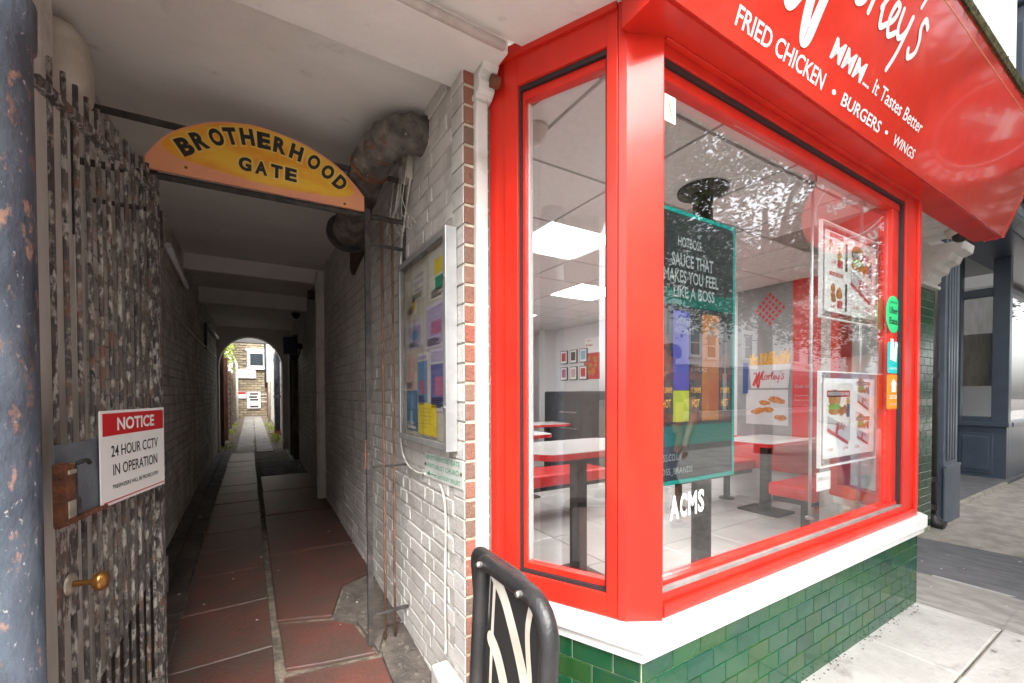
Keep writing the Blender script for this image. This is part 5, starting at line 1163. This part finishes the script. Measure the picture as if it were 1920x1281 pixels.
# ------------------------------------------------------------ yard beyond the arch
fb = thing('yard_building', 'tan brick building closing the far end of the alley', 'building', (0, 24, .1))
MB().box(-2.2, 1.6, 24.03, 28, -.1, 8.0).build('wall', M['stonemortar'], fb)
def fpieces(name, parent, x0, x1, z0, z1, y, m, L=.30, h=.115, near=300, skip=None, lim=300):
    ms = []
    for k in range(4):
        r = random.Random(k); mb = MB(); a, b_ = L/2-.012, h/2-.012; j = lambda: r.uniform(-.006, .006)
        q = [(-a+.01+j(), 0, -b_+.01+j()), (a-.01+j(), 0, -b_+.01+j()), (a-.01+j(), 0, b_-.01+j()), (-a+.01+j(), 0, b_-.01+j())]; d = [(-a, .012, -b_), (a, .012, -b_), (a, .012, b_), (-a, .012, b_)]; e = [(p_[0], .04, p_[2]) for p_ in d]
        mb.v = [V(*p_) for p_ in q+d+e]; mb.f = [[0, 1, 2, 3]]+[[4+i, 4+(i+1) % 4, (i+1) % 4, i] for i in range(4)]+[[8+i, 8+(i+1) % 4, 4+(i+1) % 4, 4+i] for i in range(4)]; mb.m = [0]*9
        ms.append((mb.mesh(name, m), mb))
    row = 0; z = z0; n = 0; st = MB()
    while z < z1:
        x = x0-(L/2 if row % 2 else 0)
        while x < x1:
            cx, cz = x+L/2, z+h/2
            if not (skip and skip(cx, cz)):
                me, src = rnd.choice(ms)
                if n < lim: link(name, me, parent, (cx, y+rnd.uniform(-.01, .01), cz)); n += 1
                else:
                    b2 = len(st.v); st.v += [V(cx, y, cz)+v for v in src.v]; st.f += [[b2+i for i in f] for f in src.f]; st.m += [0]*9
            x += L
        z += h; row += 1
    if st.v: tag(st.build(name+'work', m, parent), kind='stuff')
fpieces('brick', fb, -1.1, 1.1, .15, 5.4, 24.0, M['stonewall'], skip=lambda x, z: (-.22 < x < .66 and 2.5 < z < 3.45))
w = MB().box(-.17, .60, 23.93, 24.03, 2.56, 3.36).build('window', M['white'], fb, bev=.01); MB().box(-.05, .48, 23.91, 23.929, 2.68, 3.24).build('pane', M['dglass'], w); MB().box(-.22, .65, 23.88, 24.02, 2.48, 2.56).build('sill', M['white'], w); MB().box(-.22, .65, 23.97, 24.02, 3.36, 3.48).build('head', M['stucco'], w)
hs1 = tag(MB().box(-.60, .18, 23.92, 23.96, 2.06, 2.48).build('plain_sign', M['wprint'], bev=.005), 'plain white rectangular sign under the window at the alley end', 'sign')
hs2 = thing('service_sign', 'white sign with rows of black bars low on the wall at the alley end', 'sign', (.05, 23.9, .6))
MB().box(-.20, .36, 23.90, 23.94, .62, 1.42).build('board', M['wprint'], hs2, bev=.005)
for k, (a, z) in enumerate(((-.07, 1.28), (-.11, 1.13), (-.07, 1.0), (-.07, .68))): MB().box(a, a+.34, 23.885, 23.899, z, z+.07).build('black_bar', M['ink'], hs2)
S2 = fr((0, 23.899, 0), (1, 0, 0), UZ); lettering([('CHURCH', -.10, .88, .36, .06), ('SERVICES', -.10, .79, .36, .06)], S2, M['ink'], hs2, .004)
hs3 = thing('red_topped_sign', 'small white sign with red heading at the left of the barred sign', 'sign', (-.5, 23.9, 1.1))
MB().box(-.66, -.22, 23.92, 23.95, 1.10, 1.42).build('board', M['wprint'], hs3); MB().box(-.64, -.24, 23.905, 23.919, 1.32, 1.40).build('heading', M['rprint'], hs3)
for z in (.95, 1.3):
    pass
gr = thing('white_railing', 'thin white rail on the far wall right of the barred sign', 'railing', (.6, 23.8, .8))
for z in (.95, 1.12, 1.30): MB().tube([(.38, 23.85, z), (.85, 23.85, z)], .014, 6).build('rail', M['white'], gr)
# left yard walls
ly = thing('yard_wall', 'old brick and timber boundary wall on the left beyond the arch', 'wall', (-.8, 16, 0))
MB().box(-1.0, -.66, 10.25, 23.9, -.1, 2.0).build('core', M['stonemortar'], ly)
def xpieces(parent, x, face, y0, y1, z0, z1, m, L=.3, h=.115, name='stone'):
    st = MB(); row = 0; z = z0; n = 0
    while z < z1:
        y = y0-(L/2 if row % 2 else 0)
        while y < y1:
            q = MB(); d = rnd.uniform(.0, .02); mb = MB(); mb.box(x-.03 if face > 0 else x-d, x+d if face > 0 else x+.03, y+.01, y+L-.01, z+.008, z+h-.008)
            if n < 200: mb.build(name, m, parent); n += 1
            else:
                b2 = len(st.v); st.v += mb.v; st.f += [[b2+i for i in f] for f in mb.f]; st.m += [0]*6
            y += L
        z += h; row += 1
    if st.v: tag(st.build(name+'work', m, parent), kind='stuff')
xpieces(ly, -.655, 1, 10.3, 23.6, .1, 1.95, M['stonewall'])
lf2 = thing('slatted_fence', 'weathered slatted timber fence panel along the left of the yard', 'fence', (-.62, 17, .1))
for k in range(11): MB().box(-.63, -.61, 14.4, 20.5, .25+k*.155, .25+k*.155+.10).build('slat', M['fence'], lf2)
for y in (14.3, 16.4, 18.5, 20.5): MB().box(-.64, -.56, y, y+.09, .1, 2.05).build('post', M['fence'], lf2)
for i, (y, m_, h) in enumerate(((10.9, 'dkwood', 2.3), (12.6, 'redbrown', 2.2))):
    tag(MB().box(-.66, -.50, y, y+.14, .1, h).build('fence_post', M[m_], bev=.01), ['dark brown post just beyond the arch on the left', 'red brown timber post on the left of the yard'][i], 'post')
wpipe = tag(MB().tube([(-.55, 22.2, .15), (-.55, 22.2, 2.6), (-.62, 22.3, 2.8)], .045, 12).build('white_pipe', M['white'], smooth=True), 'thin white rain pipe at the far left corner of the yard', 'pipe')
tag(MB().box(-.95, -.55, 17.5, 17.9, 2.0, 2.75).build('white_hood', M['white'], bev=.04), 'white hooded vent cover above the left yard wall', 'vent')
# blue-grey building behind left
bb2 = thing('slate_gable', 'blue grey slate gable rising beyond the left yard wall', 'building', (-1.5, 22, 0))
MB().box(-4, -.95, 20.5, 26, 0, 5.2).build('wall', M['bluegreyl'], bb2)
# climbing plant
cpn = thing('climbing_plant', 'bright yellow green climber hanging over the left yard wall', 'plant', (-.7, 15.5, 2))
mb = MB()
for k in range(900):
    p = V(-.72+rnd.gauss(0, .12), 15.6+rnd.gauss(0, .9), 2.55+rnd.gauss(0, .26)); a, b_ = V(rnd.uniform(-1, 1), rnd.uniform(-1, 1), rnd.uniform(-1, .4)).normalized()*.07, V(rnd.uniform(-1, 1), rnd.uniform(-1, 1), rnd.uniform(-1, 1)).normalized()*.05
    mb.poly([p, p+a+b_*.5, p+a*1.6, p+a-b_*.5])
mb.build('foliage', M['yellowleaf'], cpn); MB().tube([(-.72, 15.6, 1.7), (-.70, 15.5, 2.1), (-.72, 15.7, 2.6)], .02, 6).build('stem', M['bark'], cpn)
# right yard side
ry = thing('yard_side_wall', 'white and red brick side wall with pipes on the right of the yard', 'wall', (.8, 17, 0))
MB().box(.74, 1.1, 10.25, 23.9, -.1, 6).build('core', M['stucco'], ry)
xpieces(ry, .725, -1, 11.8, 19.0, .1, 3.6, M['dbrick'], L=.225, h=.075, name='brick')
MB().box(.60, .735, 21.8, 23.9, 1.85, 6).build('white_cladding', M['white'], ry); MB().box(.62, .735, 22.5, 23.9, .1, 1.84).build('red_brick_base', M['redbrown'], ry)
for i, (y, w_) in enumerate(((10.5, .75), (11.5, .5))): 
    d = thing('door_frame', ['cream door frame just past the arch on the right', 'second narrower cream frame past the arch on the right'][i], 'doorway', (.7, y, .1))
    MB().box(.62, .74, y, y+.1, .15, 2.4).box(.62, .74, y+w_, y+w_+.1, .15, 2.4).box(.62, .74, y, y+w_+.1, 2.4, 2.5).build('frame', M['cream'], d); MB().box(.69, .73, y+.1, y+w_, .17, 2.4).build('door', M['fence'], d)
dpp = thing('downpipe', 'thick blue grey downpipe on the right side of the yard', 'pipe', (.6, 13.5, .2))
MB().tube([(.60, 13.5, .30), (.60, 13.5, 2.35), (.66, 13.5, 2.6), (.66, 13.5, 4.5)], .075, 18).build('pipe', M['post'], dpp, smooth=True); MB().box(.52, .68, 13.42, 13.58, .15, .30).build('gully', M['rust'], dpp)
for z in (1.2, 2.2): MB().lathe((.60, 13.5, z), (0, 0, 1), [(0, .09), (.07, .09)], 16).build('collar', M['post'], dpp)
dp3 = tag(MB().tube([(.60, 19.5, .1), (.60, 19.5, 5)], .05, 14).build('pale_pipe', M['cream'], smooth=True), 'pale slim pipe further along the right side of the yard', 'pipe')
tag(MB().tube([(.58, 23.7, 1.6), (.58, 23.7, 6)], .05, 12).build('grey_pipe', M['post'], smooth=True), 'dark grey pipe at the far right corner of the yard', 'pipe')
wd = MB()
for (cx, cy, n) in ((-.5, 10.9, 40), (.55, 13.2, 90), (.55, 16, 90), (-.55, 15, 70), (.5, 11.9, 60), (.5, 18, 60), (-.52, 18, 60)):
    for k in range(n):
        x, y = cx+rnd.gauss(0, .06), cy+rnd.gauss(0, .5); h = rnd.uniform(.03, .11)
        wd.poly([(x-.012, y, .17), (x+.012, y+.01, .17), (x+rnd.uniform(-.05, .05), y+rnd.uniform(-.05, .05), .17+h)])
tag(wd.build('weeds', M['yellowleaf'], origin=(0, 14, .17)), 'small green weeds along the foot of the yard walls', 'weeds', kind='stuff')
gum = MB()
for k in range(26):
    x, y = rnd.uniform(1.5, 6.5), rnd.uniform(.2, .90); s_ = rnd.uniform(.006, .014); gum.prism([(x+math.cos(q*.9)*s_*rnd.uniform(.8, 1.2), y+math.sin(q*.9)*s_, .0062) for q in range(7)], (0, 0, .0012))
tag(gum.build('gum_spots', M['dslab'], origin=(3, .5, 0)), 'dark flattened gum spots on the pale paving', 'gum', kind='stuff')
grt = MB()
for k in range(110):
    t = rnd.random(); x = 1.08+2.48*t; y = .955-abs(rnd.gauss(0, .022)); s_ = rnd.uniform(.0015, .005); a = rnd.uniform(0, 3)
    grt.prism([(x+math.cos(a+q)*s_*rnd.uniform(.6, 1.4), y+math.sin(a+q)*s_, .0035) for q in (0, 1.5, 3, 4.6)], (0, 0, .003))
tag(grt.build('grit', M['patch'], origin=(2, .94, 0)), 'brown grit gathered along the foot of the green tiles', 'grit', kind='stuff')
lt_ = MB()
for k in range(90):
    x, y = (rnd.uniform(-.58, .66), rnd.uniform(1.6, 9)) if k < 60 else (rnd.uniform(3.2, 7), rnd.uniform(.5, 1.3)); s_ = rnd.uniform(.003, .011); z = (fz(y) if x < .7 else .006)+.003
    a = rnd.uniform(0, 3); lt_.prism([(x+math.cos(a+q)*s_*rnd.uniform(.6, 1.4), y+math.sin(a+q)*s_, z) for q in (0, 1.5, 3, 4.6)], (0, 0, .002))
tag(lt_.build('litter', M['cable'], origin=(0, 4, 0)), 'scattered scraps and crumbs on the alley floor and pavement', 'litter', kind='stuff')

# ------------------------------------------------------------ across the street: mirrored in the window
def terrace(x0, w_, h, m, label, bay=True, awn=None):
    t = thing('terrace_house', label, 'building', (x0+w_/2, -16, 0))
    MB().box(x0, x0+w_, -22, -16, -.2, h).build('wall', M[m], t); MB().box(x0-.1, x0+w_+.1, -16.01, -15.7, h-.5, h-.15).build('cornice', M[m], t)
    for f_ in range(1, int(h/2.9)):
        z = f_*2.9+.75
        xs = [x0+w_*.25, x0+w_*.75] if w_ > 4 else [x0+w_*.5]
        for k, x in enumerate(xs):
            yy = -16
            if bay and k == 0:
                if f_ == 1: MB().prism([(x-1.25, -16, 3.1), (x-.75, -15.2, 3.1), (x+.75, -15.2, 3.1), (x+1.25, -16, 3.1)], (0, 0, h-4.2)).build('bay', M[m], t)
                yy = -15.2
            wn_ = MB().box(x-.5, x+.5, yy-.01, yy+.06, z, z+1.65).build('window', M['white'], t)
            MB().box(x-.42, x+.42, yy+.0601, yy+.075, z+.08, z+.80).build('pane', M['dglass'], wn_); MB().box(x-.42, x+.42, yy+.0601, yy+.075, z+.86, z+1.58).build('pane', M['dglass'], wn_)
            MB().box(x-.6, x+.6, yy, yy+.16, z-.12, z-.001).build('sill', M[m], wn_)
    sfm = MB().box(x0+.3, x0+w_-.3, -16.0, -15.85, .1, 2.6).build('shop_window', M['dglass'], t); MB().box(x0+.2, x0+w_-.2, -16, -15.8, 2.62, 3.05).build('shop_fascia', M[awn or 'bluegrey'], t)
    return t
T = [(-6, 5.5, 11.8, 'stucco', 'white stucco terrace house across the street, leftmost'), (-.4, 5.5, 12.2, 'stucco2', 'cream terrace house across the street, opposite the alley'), (5.2, 5.6, 11.6, 'stucco', 'white stucco terrace house across the street, opposite the neighbour'),
     (10.9, 5.6, 12.0, 'stucco', 'white bay fronted house across the street with teal shop fascia'), (16.6, 5.8, 11.8, 'stucco', 'white stucco house across the street, third before the cream one'), (22.5, 5.8, 12.3, 'stucco', 'white bay fronted house across the street, right of the teal shop'), (28.4, 6, 11.4, 'stucco', 'pale house far along the opposite side'), (34.5, 8, 10.5, 'stucco', 'white house far along the opposite side'), (42.6, 12, 9, 'stucco', 'furthest pale building across the street')]
for i, a in enumerate(T):
    t = terrace(*a[:4], a[4], True, 'tealb' if i in (3, 5) else None)
    if i in (3, 5):
        F = fr((0, -15.79, 0), (-1, 0, 0), UZ); lettering([('SAIN I', -(a[0]+3.6), 2.70, 1.6, .26)], F, M['wprint'], t, .01)
def tree(x, y, h0, rx, rz, n, label, sd):
    r = random.Random(sd); t = thing('street_tree', label, 'tree', (x, y, 0), 'street trees along the kerb')
    tk = MB(); tk.tube([(x, y, -.02), (x+.05, y, 1.6), (x-.05, y+.05, h0-.6), (x, y, h0+rz*.6)], [.19, .15, .13, .05], 12)
    br = []
    for k in range(9):
        a = r.uniform(0, 6.28); e = V(x+math.cos(a)*rx*.75, y+math.sin(a)*rx*.75, h0+r.uniform(0, rz*1.2)); tk.tube([(x, y, h0-.5+k*.12), tuple((V(x, y, h0)+e)/2+V(0, 0, .3)), tuple(e)], [.07, .045, .015], 6); br.append(e)
    tk.build('trunk', M['bark'], t, smooth=True)
    cl = []
    while len(cl) < 120:
        p = V(r.uniform(-1, 1), r.uniform(-1, 1), r.uniform(-1, 1))
        if .35 < p.length < 1: cl.append(V(x+p.x*rx, y+p.y*rx, h0+rz*.7+p.z*rz))
    mb = MB()
    for k in range(n):
        c = r.choice(cl); p = c+V(r.gauss(0, .36), r.gauss(0, .36), r.gauss(0, .26)); s_ = r.uniform(.055, .095)
        a = V(r.uniform(-1, 1), r.uniform(-1, 1), r.uniform(-.6, .3)).normalized()*s_; b_ = a.cross(V(r.uniform(-1, 1), r.uniform(-1, 1), 1)).normalized()*s_*.42
        mb.poly([p-a, p-a*.2+b_, p+a, p-a*.2-b_])
    mb.build('crown', M['tcrown'], t)
tree(9.5, -3.1, 3.7, 3.4, 2.6, 36000, 'leafy street tree at the kerb opposite the bay window', 3)
tree(4.0, -3.3, 4.2, 2.7, 2.0, 24000, 'smaller leafy street tree at the kerb nearest the alley', 5)
tree(16.5, -3.1, 3.2, 3.8, 2.9, 40000, 'leafy street tree further along the kerb', 8)

# ------------------------------------------------------------ people on the pavement (mirrored in the window)
M['skin'] = mat('skin', (.45, .24, .17), rough=.5); M['denim'] = mat('blue_denim', (.07, .10, .17), (.05, .075, .13), .85, 30, bump=.3); M['tee'] = mat('grey_blue_shirt', (.20, .24, .30), rough=.85)
M['dshirt'] = mat('dark_maroon_shirt', (.06, .02, .03), rough=.85); M['hair'] = mat('dark_hair', (.02, .014, .01), rough=.6)
def person(label, loc, rz, mats, stride, arm, bag):
    t = thing('person', label, 'person', loc)
    J = {}; E_ = []
    def jn(n, p, r_, reg): J[n] = (V(*p), r_, reg)
    jn('pelvis', (0, 0, .95), (.155, .12), 'low'); jn('waist', (0, 0, 1.08), (.145, .11), 'up'); jn('chest', (0, .0, 1.28), (.17, .12), 'up'); jn('neckb', (0, 0, 1.44), (.10, .08), 'up'); jn('neck', (0, .01, 1.51), (.055, .055), 'skin')
    jn('head1', (0, .02, 1.58), (.075, .08), 'skin'); jn('head2', (0, .02, 1.67), (.08, .098), 'skin'); jn('head3', (0, .015, 1.74), (.05, .06), 'skin'); jn('nose', (0, .115, 1.625), (.012, .012), 'skin')
    E_ += [('pelvis', 'waist'), ('waist', 'chest'), ('chest', 'neckb'), ('neckb', 'neck'), ('neck', 'head1'), ('head1', 'head2'), ('head2', 'head3'), ('head1', 'nose')]
    for s_, sx in (('l', -1), ('r', 1)):
        st = stride*sx
        jn(s_+'hip', (.09*sx, 0, .88), (.10, .10), 'low'); jn(s_+'knee', (.10*sx, st*.5+.03, .50), (.062, .065), 'low'); jn(s_+'calf', (.10*sx, st*.75-.02, .36), (.055, .06), 'skin')
        jn(s_+'ank', (.10*sx, st-.03, .09), (.036, .04), 'skin'); jn(s_+'toe', (.11*sx, st+.15, .035), (.042, .03), 'shoe'); jn(s_+'heel', (.10*sx, st-.05, .035), (.036, .032), 'shoe')
        E_ += [('pelvis', s_+'hip'), (s_+'hip', s_+'knee'), (s_+'knee', s_+'calf'), (s_+'calf', s_+'ank'), (s_+'ank', s_+'heel'), (s_+'heel', s_+'toe')]
        jn(s_+'sho', (.185*sx, 0, 1.40), (.062, .062), 'up'); jn(s_+'elb', (.23*sx, -.02-st*.3*arm, 1.12), (.042, .042), 'skin'); jn(s_+'wri', (.22*sx, .12-st*.5*arm, .90), (.028, .03), 'skin'); jn(s_+'palm', (.215*sx, .15-st*.55*arm, .82), (.022, .038), 'skin')
        E_ += [('neckb', s_+'sho'), (s_+'sho', s_+'elb'), (s_+'elb', s_+'wri'), (s_+'wri', s_+'palm')]
    names_ = list(J); me = bpy.data.meshes.new('body'); me.from_pydata([tuple(J[n][0]) for n in names_], [(names_.index(a), names_.index(b_)) for a, b_ in E_], [])
    ob = bpy.data.objects.new('body', me); col.objects.link(ob); sk = ob.modifiers.new('s', 'SKIN'); ob.modifiers.new('u', 'SUBSURF').levels = 2
    for i, n in enumerate(names_): me.skin_vertices[0].data[i].radius = J[n][1]
    me.skin_vertices[0].data[0].use_root = True
    dg = bpy.context.evaluated_depsgraph_get(); dg.update(); m2 = bpy.data.meshes.new_from_object(ob.evaluated_get(dg)); bpy.data.objects.remove(ob)
    body = MB(); body.v = [v.co.copy() for v in m2.vertices]; body.f = [list(p.vertices) for p in m2.polygons]
    idx = {'skin': 0, 'up': 1, 'low': 2, 'shoe': 3}
    segs = [(J[a][0], J[b_][0], J[a][2], J[b_][2]) for a, b_ in E_]
    for f in body.f:
        c = sum((body.v[i] for i in f), V(0, 0, 0))/len(f); best = None
        for p, q, ra, rb_ in segs:
            d = q-p; tt = max(0, min(1, (c-p).dot(d)/max(d.length_squared, 1e-9))); dist = (c-(p+d*tt)).length
            if best is None or dist < best[0]: best = (dist, ra if tt < .5 else rb_, tt)
        body.m.append(idx[best[1]])
    for s_, sx in (('l', -1), ('r', 1)):      # fingers, joined to the palm
        p = J[s_+'palm'][0]
        for k in range(4):
            b_ = p+V(0, (k-1.5)*.019, -.03); L_ = (.055, .07, .075, .065)[k]; body.cur = 0
            body.tube([b_, b_+V(-.004*sx, .006, -L_*.55), b_+V(-.02*sx, .008, -L_)], [.0095, .0085, .006], 7)
        b_ = p+V(-.012*sx, .03, .01); body.tube([b_, b_+V(-.012*sx, .028, -.025), b_+V(-.022*sx, .034, -.055)], [.011, .010, .007], 7)
    rm = Matrix.Rotation(rz, 3, 'Z'); body.v = [rm @ v+V(*loc) for v in body.v]
    body.build('body', mats, t, smooth=True)
    hr = MB(); 
    hr.lathe((0, -.012, 1.66), (0, -.12, 1), [(-.02, .096), (.02, .102), (.06, .094), (.09, .07), (.108, .02)], 20); hr.v = [rm @ v+V(*loc) for v in hr.v]; hr.build('hair', M['hair'], t, smooth=True)
    if bag:
        bg_ = MB(); bg_.box(-.14, .14, -.26, -.13, 1.02, 1.40); bg_.v = [rm @ v+V(*loc) for v in bg_.v]; bg_.build('backpack', M['blackm'], t, bev=.03)
    return t
person('person in dark top and blue denim shorts striding past the window', (3.30, -.62, 0), R(100), [M['skin'], M['dshirt'], M['denim'], M['blackm']], .26, 1, False)
person('person in grey blue shirt standing with a dark backpack by the shop corner', (4.7, .30, 0), R(-60), [M['skin'], M['tee'], M['denim'], M['blackm']], .08, .6, True)
